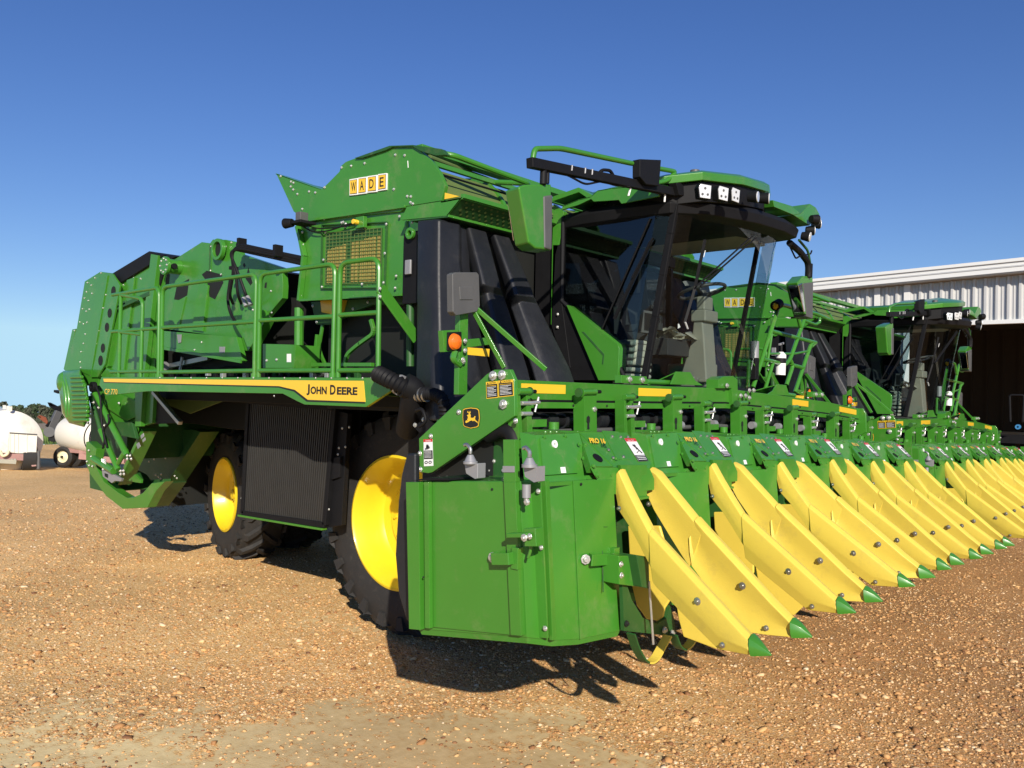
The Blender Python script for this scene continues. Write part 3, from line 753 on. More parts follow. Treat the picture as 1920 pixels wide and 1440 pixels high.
# ---- black air ducts from the header up to the hood
def duct(stations, w, dep, name='air_duct'):
    """stations: (near edge point, ridge point, far edge point) of the front face"""
    mb = MB(); rings = []
    for a, b, c in stations:
        back = V((-dep, .12, -.03))
        rings.append([a + back, a.lerp(b, .0), a.lerp(b, .8), b.lerp(c, .1), b.lerp(c, .9), c + V((-.03, .01, 0)), c + back])
    mb.loft(rings, PLAST)
    return mb
def st(p1, x1, p2, x2, p3, x3): return (A(*c2(*p1), X=x1), A(*c2(*p2), X=x2), A(*c2(*p3), X=x3))
D1 = [st((966, 552), -4.50, (1085, 543), -4.24, (1238, 572), -4.24),
      st((964, 900), -4.44, (1080, 900), -4.16, (1240, 800), -4.16),
      st((962, 1330), -4.38, (1080, 1310), -4.08, (1300, 1180), -4.05),
      st((958, 1470), -4.36, (1075, 1470), -4.04, (1370, 1440), -4.0),
      st((965, 1760), -4.30, (1085, 1760), -3.98, (1420, 1720), -3.95)]
D2 = [st((1243, 605), -4.30, (1275, 592), -4.24, (1392, 625), -4.24),
      st((1315, 905), -4.12, (1350, 880), -4.03, (1470, 915), -4.03),
      st((1330, 960), -4.09, (1362, 935), -4.00, (1480, 965), -4.00),
      st((1345, 1010), -4.12, (1385, 985), -4.03, (1500, 1015), -4.03),
      st((1440, 1440), -3.88, (1500, 1440), -3.78, (1640, 1440), -3.78),
      st((1490, 1640), -3.76, (1550, 1640), -3.66, (1690, 1640), -3.66)]
D3 = [st((1402, 648), -4.30, (1430, 636), -4.24, (1530, 660), -4.24),
      st((1505, 985), -4.07, (1545, 950), -3.98, (1668, 975), -3.98),
      st((1512, 1020), -4.04, (1562, 1000), -3.95, (1680, 1015), -3.95),
      st((1530, 1075), -4.06, (1585, 1040), -3.98, (1700, 1055), -3.98),
      st((1655, 1440), -3.80, (1745, 1440), -3.70, (1895, 1440), -3.70),
      st((1700, 1600), -3.70, (1800, 1600), -3.60, (1950, 1600), -3.60)]
for D in (D1, D2, D3):
    m_ = duct(D, 0, .03 if D is D1 else .14)
    build('air_duct', m_, PK, .02, 3, smooth=50)
    build('air_duct', m_.mirrored(YC), PK, .02, 3, smooth=50)
# ---- air hose with corrugated sleeves
def corr(path, r, pitch=.030, m=None):
    P = rnd(path, .15, 8); mb = MB(); out_ = []; L = 0
    D_ = [P[0]]
    for i in range(len(P) - 1):
        n = max(1, int((P[i + 1] - P[i]).length / (pitch / 2)))
        for k in range(1, n + 1): D_.append(P[i].lerp(P[i + 1], k / n))
    mb.tube(D_, r, m or BLK, 20, rfun=lambda i, n: r * (1.0 if i % 2 else .80)); return mb
mb = corr([A(706, 700, Y=3.80), A(732, 713, Y=3.80), A(768, 731, Y=3.86)], .062)
mb.tube(rnd([A(758, 722, Y=3.84), A(776, 730, Y=3.9), A(772, 765, Y=3.95), A(764, 805, Y=4.1)], .1, 6), .085, BLK, 20)
for u, v in ((750, 722),): mb.tube([A(u - 2, v - 1, Y=3.86), A(u + 4, v + 2, Y=3.86)], .072, SILV, 20)
b2 = corr([A(788, 738, Y=3.9), A(812, 738, Y=3.88), A(832, 748, Y=3.86), A(836, 795, Y=3.9)], .045, .024)
mb.add(b2.v, b2.f, BLK)
for u in (784, 791, 798): mb.tube([A(u, 740, Y=3.9), A(u + 3, 740, Y=3.9)], .05, STEEL, 16)
mb.tube(rnd([A(780, 770, Y=3.88), A(792, 765, Y=3.85), A(800, 790, Y=3.85), A(786, 800, Y=3.85)], .05), .012, BLK, 8)
YP(mb, [(775, 800), (800, 782), (815, 800), (790, 815)], 3.95, .05, BLK)
bolts(mb, [(779, 797), (795, 787)], 3.94, r=.014)
build('air_hose', mb, PK, 0, smooth=60)

# ---- cab
YN, YF = 5.30, 7.16
def cabsec(z):
    """plan outline of the glass at height z, near rear -> round the front -> far rear"""
    t = (z - 2.2) / 1.4
    xf = -3.26 + .26 * t; xr = -4.02; bow = .17
    pts = [V((xr, YN + .02, z)), V((-3.7, YN, z)), V((xf - .14, YN + .0, z))]
    for k in range(13):
        s = k / 12; a = math.pi * s
        pts.append(V((xf - .06 + bow * math.sin(a) ** .8 + .02, YN + .04 + (YF - YN - .08) * (1 - math.cos(a)) / 2, z)))
    pts += [V((xf - .14, YF, z)), V((-3.7, YF, z)), V((xr, YF - .02, z))]
    return pts
zs = [2.20, 2.45, 2.7, 3.0, 3.3, 3.56]
CAB = MB()
# floor pan, rear wall and headliner carry the cab
CAB.box((-4.10, YN + .02, 2.04), (-3.32, YF - .02, 2.16), BLK)
CAB.box((-4.14, YN, 2.1), (-4.06, YF, 2.55), BLK)
for y in (YN, YF - .05): CAB.box((-4.12, y, 2.5), (-4.06, y + .05, 3.52), BLK)
CAB.box((-4.14, YN, 3.36), (-4.04, YF, 3.46), BLK)
CAB.box((-4.1, YN + .03, 3.48), (-3.12, YF - .03, 3.51), TAN)
CABO = build('cab_body', CAB, PK, .01)
# glass: door side (tinted), wind screen, far side
secs = [cabsec(z) for z in zs]
def glass_part(i0, i1, m, name):
    mb = MB(); mb.loft([s[i0:i1 + 1] for s in secs], m, cap=False, closed=False)
    return build(name, mb, CABO, 0, smooth=60)
mb = MB()
def on_near(u, v): return A(u, v, Y=YN + .005)
q = [V((-4.0, YN, 3.53)), V((-4.0, YN, 2.86)), V((-3.55, YN, 2.50)), V((-3.40, YN, 2.24)), V((-3.36, YN, 2.2)), V((-3.15, YN, 3.53))]
mb.poly(q, GLASSD); build('side_window', mb, CABO)
mb = MB(); mb.poly([V((p.x, YF, p.z)) for p in q][::-1], GLASS); build('side_window', mb, CABO)
glass_part(2, 16, GLASS, 'windscreen')
mb = MB(); mb.poly([(-4.09, YN + .09, 2.55), (-4.09, YF - .09, 2.55), (-4.09, YF - .09, 3.36), (-4.09, YN + .09, 3.36)], GLASS)
build('rear_window', mb, CABO)
# pillars and seals
mb = MB()
for yy in (YN, YF):
    P = [(cabsec(z)[3].lerp(cabsec(z)[4], .5) + V((0.004, -.012, 0))) if yy == YN else (cabsec(z)[14].lerp(cabsec(z)[15], .5) + V((-.10, -.10, 0))) for z in zs]
    for i in range(len(P) - 1): mb.bar(P[i], P[i + 1], .050 if yy == YN else .035, .035, BLK, up=(0, 1, 0))
mb.tube([V((-4.0, YN - .01, 3.53)), V((-4.0, YN - .01, 2.86)), V((-3.55, YN - .01, 2.50)), V((-3.38, YN - .01, 2.22))], .018, BLK, 8)
s0 = cabsec(2.2)[2:17]; mb.tube([p + V((0.01, 0, -.02)) for p in s0], .022, BLK, 8)
for dy in (-.012, ):
    mb.bar(V((-3.62, YN + dy, 2.6)), V((-3.2, YN + dy, 3.42)), .012, .012, BLK)
build('pillar', mb, CABO, .004)
# green lower door panel with its pressed recess
mb = MB(); YPn = YN - .05
YP(mb, [(1048, 560), (1066, 574), (1126, 713), (1040, 713)], YN - .012, .01, BLK)
pan = [(1062, 572), (1068, 573), (1158, 645), (1161, 653), (1158, 713), (1122, 713)]
YP(mb, pan, YPn, .06, GREEN)
YP(mb, [(1090, 622), (1095, 622), (1133, 664), (1131, 684), (1128, 682), (1130, 667)], YPn - .002, .003, DGRN)
build('lower_door_panel', mb, CABO, .014, 3)
mb = MB()
mb.prism([A(*c3(*p), Y=YN - .02) for p in ((248, 455), (310, 500), (300, 620), (262, 760), (240, 1180), (232, 1180), (240, 700))], (0, .05, 0), GREEN)
mb.box((-4.30, YN + .02, 2.0), (-4.12, YN + .3, 3.55), BLK)
mb.prism([A(*c3(*p), Y=YN - .02) for p in ((245, 700), (300, 700), (300, 1060), (350, 1440), (310, 1440), (235, 1180))], (0, .05, 0), BLK)
bolts(mb, [c3(275, 1118), c3(273, 1195)], YN - .03, r=.012)
build('rear_pillar_cover', mb, CABO, .006)

# wipers
mb = MB()
def onscreen(u, v, dx=.03):
    best = None
    for X in np.linspace(-3.5, -2.8, 140):
        p = A(u, v, X=X)
        s = cabsec(p.z)[3:16]
        for i in range(len(s) - 1):
            if s[i].y <= p.y <= s[i + 1].y:
                f = (p.y - s[i].y) / max(1e-6, s[i + 1].y - s[i].y); xs = s[i].x + (s[i + 1].x - s[i].x) * f
                e = abs(xs + dx - p.x)
                if best is None or e < best[0]: best = (e, p)
    return best[1]
a = onscreen(*c3(1158, 670)); b = onscreen(*c3(1100, 950)); c_ = onscreen(*c3(1035, 1170))
mb.bar(a, b, .018, .02, BLK); mb.bar(b, c_, .018, .02, BLK)
for dx_ in (0, 25):
    mb.tube([onscreen(*c3(1105 + dx_, 950), dx=.06), A(*c3(1440 + dx_, 650 + dx_ * .3), X=-2.86)], .007, BLK, 6)
mb.bar(onscreen(*c3(1160, 735), .06), onscreen(*c3(1150, 775), .06), .012, .004, WHITE)
mb.bar(onscreen(*c3(1040, 1165), .06), onscreen(*c3(1055, 1205), .06), .012, .004, WHITE)
build('wiper', mb, CABO)
mb = MB()
mb.bar(A(*c3(835, 680), Y=YN - .03), A(*c3(615, 1145), Y=YN - .03), .022, .02, BLK)
mb.bar(A(*c3(845, 660), Y=YN - .05), A(*c3(720, 900), Y=YN - .05), .014, .012, BLK)
build('wiper', mb, CABO)

# interior
mb = MB()
SY = 6.06
mb.box((-3.98, SY, 2.46), (-3.48, SY + .48, 2.60), SEATM)
mb.prism([(-4.02, SY + .02, 2.58), (-3.90, SY + .02, 2.58), (-3.98, SY + .02, 3.20), (-4.05, SY + .02, 3.20)], (0, .44, 0), SEATM)
mb.box((-3.86, SY - .07, 2.66), (-3.52, SY - .01, 2.72), SEATM)
for k in range(7): mb.lathe((-3.56, SY + .12, 2.16 + k * .042), (0, 0, 1), [(.02, 0), (.17, 0), (.21, .02), (.17, .04), (.02, .04)], TAN, 20, close=True)
build('driver_seat', mb, CABO, .02, 3)
mb = MB()
for k in range(26):
    cx, cy, cz = -3.60 + .16 * random.uniform(-1, 1), 6.30 + .30 * random.uniform(-1, 1), 2.58 + .07 * random.random()
    a = random.random() * 6; r = random.uniform(.05, .12)
    pts = [V((cx + r * math.cos(a + j * 1.3) * random.uniform(.6, 1.2), cy + r * math.sin(a + j * 1.3) * random.uniform(.6, 1.2), cz + random.uniform(-.03, .05))) for j in range(5)]
    mb.add(pts + [V((cx, cy, cz + .06))], [[j, (j + 1) % 5, 5] for j in range(5)], COVER)
build('seat_wrapping', mb, CABO, smooth=80)
mb = MB()
B = [(-3.42, 6.42, 2.16), (-3.30, 6.42, 2.16), (-3.34, 6.42, 2.62), (-3.36, 6.42, 2.80), (-3.44, 6.42, 2.80), (-3.46, 6.42, 2.60), (-3.56, 6.42, 2.3), (-3.56, 6.42, 2.16)]
mb.prism(B, (0, .20, 0), TAN)
mb.box((-3.46, 6.40, 2.76), (-3.32, 6.64, 2.86), TAN)
mb.box((-3.43, 6.44, 2.86), (-3.35, 6.60, 2.98), TAN)
mb.box((-3.36, 6.36, 2.24), (-3.28, 6.72, 2.27), TAN)
build('steering_column', mb, CABO, .02, 3)
mb = MB()
ctr = V((-3.42, 6.52, 3.03)); axn = V((-.25, 0, 1)).normalized(); aa = axn.orthogonal().normalized(); bb = axn.cross(aa)
mb.tube([ctr + (aa * math.cos(t * math.pi / 14) + bb * math.sin(t * math.pi / 14)) * .20 for t in range(28)], .015, GREY, 10, closed=True)
for t in (0, 2.1, 4.2): mb.bar(ctr - axn * .03, ctr + (aa * math.cos(t) + bb * math.sin(t)) * .19, .03, .012, GREY)
mb.cyl(ctr - axn * .08, ctr, .04, GREY)
build('steering_wheel', mb, CABO, smooth=60)
mb = MB()
mb.box((-3.86, 5.48, 2.35), (-3.42, 5.66, 2.55), TAN); build('armrest', mb, CABO, .02, 2); mb = MB()
mb.box((-3.55, 5.70, 2.62), (-3.50, 5.92, 2.80), GREY); mb.box((-3.50, 5.72, 2.64), (-3.496, 5.90, 2.78), BLK); build('monitor', mb, CABO, .004); mb = MB()
mb.box((-4.02, 5.40, 2.18), (-3.6, 5.5, 2.6), BLK)
for k in range(7): mb.box((-3.60, 5.42 , 2.20 + k * .05), (-3.42, 5.72, 2.235 + k * .05), TAN)
build('console', mb, CABO, .015, 2); mb = MB()
mb.box((-3.9, 6.8, 2.18), (-3.5, 7.0, 2.42), TAN); mb.box((-3.64, 6.9, 2.5), (-3.6, 7.0, 2.66), BLK)
build('side_console', mb, CABO, .01, 2); mb = MB()
mb.bar((-4.0, 5.6, 3.1), (-3.5, 5.5, 3.25), .10, .14, BLK); mb.bar((-3.5, 5.5, 2.9), (-3.48, 5.48, 3.25), .14, .2, BLK)
build('sun_shade', mb, CABO, .015, 2)

# roof: green canopy rims over a black visor, raised crown above the lamp bay
mb = MB()
zc = 3.50
can = [(-4.16, YN - .02), (-3.78, YN - .09), (-3.40, YN - .09), (-3.02, YN - .04), (-2.84, 5.55), (-2.74, 6.2), (-2.76, 6.8), (-2.84, YF + .10), (-3.10, YF + .16), (-3.40, YF + .10), (-4.16, YF + .04)]
def ringc(z, k, tilt=0): return [V((-3.5 + (x + 3.5) * k, YC + (y - YC) * k, z + tilt * (y - YC))) for x, y in can]
mb.loft([ringc(zc - .04, .88, .05), ringc(zc - .01, .955, .05), ringc(zc + .06, .975, .05), ringc(zc + .10, .94, .05), ringc(zc + .105, .3, .05)], BLK)
build('roof_visor', mb, CABO, .006)
mb = MB()
rim_px = [(1052, 394), (1085, 384), (1108, 373), (1113, 378), (1160, 375), (1165, 382), (1235, 368), (1242, 345), (1190, 349), (1147, 352), (1120, 357), (1108, 368), (1085, 374), (1055, 386)]
mb.prism([A(u, v, Y=5.17) for u, v in rim_px], (0, .02, 0), GREEN)
tp = [A(u, v, Y=5.17) for u, v in rim_px[7:]]
for i_ in range(len(tp) - 1): mb.prism([tp[i_], tp[i_ + 1], tp[i_ + 1] + V((0.04, .5, .06)), tp[i_] + V((-.04, .5, .06))], (0, 0, -.01), GREEN)
mb.prism([A(*c3(*p), Y=5.2) for p in ((242, 412), (398, 356), (492, 408), (470, 432), (400, 385), (242, 440))], (0, 1.9, 0), GREEN)
o_ = mb
build('roof_canopy', mb, CABO, .003)
build('roof_canopy', mb.mirrored(YC), CABO, .003)
mb = MB()
wg = [(1449, 375), (1485, 386), (1502, 401), (1519, 382), (1530, 389), (1537, 402), (1518, 423), (1488, 403), (1452, 388)]
P_ = [A(u, v, X=-2.80) for u, v in wg]
mb.prism([P_[0], P_[1], P_[2], P_[7], P_[8]], (-.45, 0, .02), GREEN); mb.prism([P_[2], P_[3], P_[4], P_[5], P_[6], P_[7]], (-.30, 0, .0), GREEN)
build('roof_wing', mb, CABO, .004)
mb = MB()
crown = [(-3.95, 5.45, 3.66), (-3.30, 5.26, 3.64), (-3.05, 5.22, 3.635), (-2.83, 5.38, 3.665), (-2.74, 5.85, 3.715), (-2.78, 6.4, 3.775), (-2.95, 6.82, 3.81), (-3.30, 6.90, 3.80), (-3.95, 6.9, 3.80)]
def rc(dz, k): return [V((-3.3 + (x + 3.3) * k, 6.1 + (y - 6.1) * k, z + dz)) for x, y, z in crown]
mb.loft([rc(-.14, .93), rc(0, .95)], BLK)
mb.loft([rc(.0, 1.0), rc(.055, 1.01), rc(.085, .93), rc(.115, .5)], GREEN)
pk = A(1303, 322, X=-2.95); mb.cyl(pk + V((0, 0, -.04)), pk + V((0, 0, .012)), .035, GREY, 16)
build('roof_crown', mb, CABO, .005)
def lamp(p, d, r, round_=True, parent=None):
    mb = MB(); p = V(p); d = V(d).normalized()
    if round_:
        mb.cyl(p - d * .07, p, r * .8, BLK, 18, r2=r * 1.1); mb.cyl(p, p + d * .008, r * .95, LENS, 18)
    else:
        s_ = d.cross(V((0, 0, 1))).normalized(); uu = s_.cross(d)
        f = lambda k, z_: [p + d * z_ + s_ * (x * r * k) + uu * (y * r * k) for x, y in ((-1, .9), (.75, 1.05), (1, .5), (.75, -.95), (-.9, -1.05))]
        mb.loft([f(1.05, -.06), f(1.1, 0)], BLK); mb.loft([f(1, 0.0), f(1, .008)], LENS)
        for x, y in ((0, .45), (-.45, -.45), (.4, -.45)): mb.cyl(p + d * .008 + s_ * x * r + uu * y * r, p + d * .011 + s_ * x * r + uu * y * r, r * .2, GREY, 10)
    build('roof_lamp', mb, parent or CABO, .003)
zl = zc + .215
for u, v, rd in ((1321, 359, 0), (1355, 363, 0), (1378, 366, 0), (1420, 369, 1), (1441, 372, 1)):
    t = (u - 1321) / 120
    p = A(u, v, X=-2.74 + .03 * math.sin(t * 3)); 
    p = A(u, v, X=(-2.70, -2.66, -2.66, -2.64, -2.68)[(1321, 1355, 1378, 1420, 1441).index(u)])
    lamp(p, (1, -.7 + 1.1 * t, -.05), .046 if rd == 0 else .042, rd == 1)
for p, d in ((A(1532, 412, X=-2.72), (.5, 1, 0)), (A(1537, 420, X=-2.80), (.8, .6, 0)), (A(1518, 444, X=-2.72), (1, .2, -.2)), (A(1526, 432, X=-2.76), (1, .6, 0))):
    lamp(p, d, .042)
# green wire rail and black mirror boom over the near roof corner
def boom_and_mirror():
    mb = MB(); X = -3.02
    P = lambda x, y, X_=X: A(*c3(x, y), X=X_)
    mb.tube(rnd([P(125, 190), P(135, 125), P(290, 122), P(720, 213)], .05), .017, GREEN)
    mb.tube(rnd([P(840, 236), P(985, 262), P(930, 318), P(870, 330)], .05), .017, GREEN)
    build('boom_rail', mb, PK, 0, smooth=60)
    mb = MB()
    mb.bar(P(105, 208), P(1000, 392), .05, .058, BLK)
    mb.prism([P(722, 300), P(722, 195), P(850, 200), P(838, 355), P(760, 345)], (.06, 0, 0), BLK)
    mb.prism([P(940, 335), P(1000, 335), P(1050, 420), P(960, 410)], (.06, 0, 0), BLK)
    mb.tube(rnd([P(240, 262), P(330, 280), P(440, 340), P(540, 318), P(620, 345), P(760, 352), P(880, 395)], .05), .008, BLK, 6)
    mb.tube(rnd([P(510, 285), P(540, 250), P(590, 255), P(610, 290)], .04), .012, BLK, 6)
    mb.cyl(P(190, 225), P(186, 340), .02, BLK); mb.cyl(P(215, 240), P(212, 335), .012, BLK)
    for x in (340, 420, 462): mb.prism([P(x - 3, 225 + (x - 340) * .2), P(x + 3, 226 + (x - 340) * .2), P(x, 262 + (x - 340) * .2), P(x - 6, 262 + (x - 340) * .2)], (.032, 0, 0), SILV)
    mb.bar(P(920, 380), P(915, 445), .012, .012, WHITE); mb.bar(P(712, 360), P(698, 408), .015, .008, WHITE)
    build('mirror_boom', mb, PK, .006)
    mb = MB()
    f = [P(40, 352), P(80, 338), P(238, 335), P(236, 735), P(140, 722), P(100, 690)]
    mb.prism(f, (-.13, .03, 0), GREEN)
    g = [P(185, 408), P(240, 400), P(236, 735), P(190, 722)]
    mb.prism([p + V((.008, 0, 0)) for p in g], (-.15, .02, 0), GREY)
    m_ = build('boom_mirror', mb, PK, .012, 3)
    mb = MB(); mb.prism([p + V((-.135, .03, 0)) for p in [f[0] * .9 + f[3] * .1, f[2] * .9 + f[4] * .1, f[3] * .9 + f[0] * .1, f[5] * .9 + f[1] * .1]], (-.004, 0, 0), MIRR)
    build('mirror_glass', mb, m_)
boom_and_mirror()
# far side mirror, drooping arm with hoses
mb = MB(); X = -3.02
Q = lambda u, v: A(u, v, X=X)
mb.tube(rnd([Q(1480, 455), Q(1500, 472), Q(1515, 492), Q(1516, 518)], .05), .03, BLK)
mb.tube(rnd([Q(1498, 450), Q(1515, 470), Q(1520, 500), Q(1516, 516)], .05), .012, DGRN)
mb.tube(rnd([Q(1480, 460), Q(1492, 485), Q(1500, 480), Q(1520, 476), Q(1522, 470)], .03), .008, BLK, 6)
mb.cyl(Q(1517, 495), Q(1516, 520), .035, BLK)
build('mirror_boom', mb, PK)
mb = MB()
f = [Q(1495, 530), Q(1506, 517), Q(1524, 519), Q(1524, 596), Q(1508, 588)]
mb.prism(f, (-.12, 0.02, 0), GREEN)
mb.prism([p + V((.006, 0, 0)) for p in (Q(1505, 531), Q(1524, 529), Q(1523, 598), Q(1512, 594))], (-.14, .02, 0), GREY)
mb.prism([p + V((.004, 0, 0)) for p in (Q(1496, 534), Q(1504, 530), Q(1510, 585), Q(1507, 586))], (-.10, 0, 0), MIRR)
build('boom_mirror', mb, PK, .008, 3)
# ---- module builder at the rear
YB = 4.3
mb = MB()
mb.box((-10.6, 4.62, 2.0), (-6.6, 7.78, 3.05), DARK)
mb.box((-10.9, 4.6, 1.25), (-9.9, 7.8, 2.2), DGRN)
build('baler_chamber', mb, PK)
def plate(name, pts, Y, dep, m, bl=(), bev=.004, extra=None, mir=True, par=None, br=.010):
    mb = MB(); YP(mb, pts, Y, dep, m); bolts(mb, bl, Y, r=br)
    if extra: extra(mb)
    o = build(name, mb, par or PK, bev)
    if mir: build(name, mb.mirrored(YC), PK, bev)
    return o
# rear gate cheek with pressed flutes
def ex(mb):
    for a, b, w in (((330, 470), (228, 1110), .10), ((400, 450), (300, 1160), .05)):
        pass
    YP(mb, [c1(*p) for p in ((395, 470), (468, 445), (380, 960), (345, 1170), (275, 1140), (320, 900))], YB - .012, .012, GREEN)
    for h in ((508, 560, 21), (481, 718, 20), (461, 820, 20), (432, 970, 20), (415, 1060, 22)):
        p = A(*c1(h[0], h[1]), Y=YB - .028); mb.cyl(p, p + V((0, .004, 0)), h[2] * .0027, DARK, 20)
    YP(mb, [c1(*p) for p in ((505, 440), (540, 490), (556, 520), (450, 1080), (395, 1180), (345, 1180), (430, 860))], YB - .024, .02, GREEN)
plate('gate_cheek', [c1(*p) for p in ((303, 490), (415, 420), (500, 432), (556, 520), (470, 1100), (400, 1190), (395, 1240), (250, 1240), (150, 1120), (245, 830))], YB, .12, GREEN,
      [c1(*p) for p in ((325, 500), (378, 465), (422, 430), (460, 485), (352, 517), (317, 565), (357, 577), (396, 577), (457, 587), (302, 610), (330, 628), (288, 688), (315, 705), (337, 690), (379, 675), (437, 682), (270, 783), (295, 797), (320, 785), (348, 840), (405, 845), (308, 870), (295, 937), (330, 933), (389, 938), (278, 997), (360, 1015), (272, 1070), (275, 1110), (296, 1115), (352, 1118), (289, 1167), (347, 1167), (232, 845))], extra=ex)
mb = MB()
YP(mb, [c1(*p) for p in ((212, 835), (240, 830), (160, 1130), (150, 1120))], YB + .05, .3, GREEN)
mb.prism([A(*c1(*p), Y=4.32) for p in ((500, 432), (765, 272), (830, 290), (880, 300), (560, 500))], (0, 3.76, 0), BLK)
mb.prism([A(*c1(*p), Y=4.32) for p in ((303, 490), (415, 420), (500, 432), (500, 470), (320, 520))], (0, 3.76, 0), DGRN)
mb.prism([A(*c1(*p), Y=4.34) for p in ((820, 296), (960, 310), (890, 350), (840, 520))], (0, .5, 0), BLK)
build('gate_roof', mb, PK, .006)
# fluted middle panels seen behind the rail
def ex2(mb):
    for (x0, x1, yt, yb) in ((565, 640, 480, 1150), (700, 790, 470, 1130)):
        YP(mb, [c1(*p) for p in ((x0 + 40, yt), (x1 + 20, yt - 20), (x1 - 60, yb), (x0 - 70, yb))], YB + .028, .02, GREEN)
    mb.bar(A(*c1(820, 300), Y=YB + .02), A(*c1(720, 1180), Y=YB + .02), .16, .05, GREEN, up=(0, 1, 0))
    for a, b in (((520, 690), (775, 575)), ((520, 680), (600, 640))):
        mb.bar(A(*c1(*a), Y=YB), A(*c1(*b), Y=YB), .02, .045, DGRN)
plate('gate_panel', [c1(*p) for p in ((556, 505), (800, 355), (830, 300), (855, 320), (800, 1180), (470, 1180))], YB + .05, .05, GREEN,
      [c1(*p) for p in ((632, 493), (583, 515), (618, 523), (657, 465), (706, 470), (572, 542), (600, 560), (525, 820), (800, 445), (800, 410))], extra=ex2)
# big lifting arm frame
def hole(mb, pts, Y, m=DARK): YP(mb, [c1(*p) for p in pts], Y - .002, .004, m)
def ex3(mb):
    Y = 4.36
    hole(mb, ((895, 420), (915, 440), (905, 540), (880, 560), (885, 480)), Y)
    hole(mb, ((965, 520), (1055, 470), (1040, 590), (980, 625), (945, 620)), Y)
    hole(mb, ((1145, 440), (1180, 412), (1290, 440), (1300, 500), (1240, 620), (1200, 600), (1185, 500)), Y)
    hole(mb, ((1440, 370), (1450, 355), (1460, 375), (1450, 392)), Y); hole(mb, ((1480, 390), (1510, 500), (1495, 520), (1460, 470)), Y)
    hole(mb, ((1600, 500), (1615, 495), (1610, 540), (1595, 535)), Y)
    hole(mb, ((920, 735), (930, 712), (955, 712), (968, 735), (950, 755), (925, 752)), Y)
    YP(mb, [c1(*p) for p in ((1130, 480), (1190, 520), (1150, 850), (1075, 840), (1100, 640))], Y - .02, .02, GREEN2)
    YP(mb, [c1(*p) for p in ((945, 640), (1030, 600), (985, 800), (900, 800))], Y - .01, .01, GREEN2)
    mb.bar(A(*c1(1205, 225), Y=Y - .01), A(*c1(1200, 420), Y=Y - .01), .01, .01, DGRN)
    p = A(*c1(1278, 262), Y=Y - .02); mb.lathe(p, (0, -1, 0), [(.075, 0), (.105, 0), (.105, .04), (.075, .04)], GREEN, 28, close=True)
    mb.cyl(p, p + V((0, -.01, 0)), .075, DARK, 24)
    p = A(*c1(985, 390), Y=Y); mb.cyl(p, p + V((0, -.14, 0)), .075, GREEN, 20); mb.cyl(p + V((0, -.14, 0)), p + V((0, -.17, 0)), .095, GREEN, 20)
    for k in range(8):
        a = k * .785; mb.bolt(p + V((.07 * math.cos(a), -.17, .07 * math.sin(a))), (0, -1, 0), .011, BOLT)
    p = A(*c1(935, 383), Y=Y - .1); mb.cyl(p + V((.05, 0, 0)), p + V((-.12, 0, 0)), .03, BLK, 12); mb.cyl(p + V((-.12, 0, 0)), p + V((-.2, 0, 0)), .045, GREEN, 12)
    for q_, s_ in (((965, 885), 1), ((1275, 970), 1)): mb.prism([A(*c1(q_[0] + dx, q_[1] + dy), Y=Y - .012) for dx, dy in ((0, 0), (32, 0), (30, 35), (4, 38))], (0, .004, 0), SILV)
arm = [c1(*p) for p in ((860, 370), (960, 325), (1145, 207), (1205, 215), (1225, 188), (1320, 190), (1385, 205), (1420, 290), (1600, 350), (1720, 390), (1730, 520), (1725, 610), (1580, 780), (1470, 990), (1420, 980), (1395, 900), (870, 830), (850, 600))]
plate('lift_arm', arm, 4.36, .06, GREEN, [c1(*p) for p in ((1215, 240), (1228, 272), (1310, 300), (1320, 240), (1360, 210), (1210, 412), (1285, 440), (1650, 715), (1645, 560), (1565, 690))], extra=lambda mb: ex3(mb))
plate('lower_arm', [c1(*p) for p in ((855, 845), (1080, 865), (1395, 890), (1440, 1060), (1430, 1070), (855, 970))], 4.30, .05, GREEN,
      [c1(*p) for p in ((1146, 928), (1095, 983))], extra=lambda mb: (mb.bar(A(*c1(855, 968), Y=4.29), A(*c1(1430, 1068), Y=4.29), .02, .03, GREEN), YP(mb, [c1(*p) for p in ((1270, 960), (1312, 960), (1310, 1005), (1272, 1005))], 4.295, .004, SILV), YP(mb, [c1(*p) for p in ((965, 872), (998, 872), (994, 930), (975, 935))], 4.29, .006, SILV)))
mb = MB(); Y = 4.2
mb.cyl(A(*c1(1405, 225), Y=Y), A(*c1(1880, 330), Y=Y + .1), .022, BLK)
mb.cyl(A(*c1(1400, 260), Y=Y), A(*c1(1880, 365), Y=Y + .1), .018, BLK)
for k in range(3):
    mb.tube(rnd([A(*c1(1880, 320 + 14 * k), Y=Y + .1), A(*c1(1420, 225 + 14 * k), Y=Y - .02), A(*c1(1360 - 8 * k, 280), Y=Y - .02), A(*c1(1375 + 14 * k, 420), Y=Y - .02), A(*c1(1345 + 60 * k, 590), Y=Y + .02), A(*c1(1370 + 60 * k, 650), Y=Y + .1)], .25, 6), .014, BLK, 8)
mb.tube(rnd([A(*c1(1350, 480), Y=Y), A(*c1(1330, 620), Y=Y), A(*c1(1350, 720), Y=Y), A(*c1(1400, 800), Y=Y)], .2, 6), .014, BLK, 8)
for p in ((1445, 610, 1465, 670), (1475, 600, 1500, 660)): mb.cyl(A(*c1(p[0], p[1]), Y=Y), A(*c1(p[2], p[3]), Y=Y), .02, SILV)
for p in ((1405, 215), (1665, 265)): 
    q_ = A(*c1(*p), Y=Y - .03); mb.box(q_ + V((-.02, 0, -.05)), q_ + V((.02, .08, .05)), BLK)
mb.box(A(*c1(1340, 405), Y=Y - .03), A(*c1(1410, 385), Y=Y + .04), BLK)
build('hydraulic_line', mb, PK, 0)
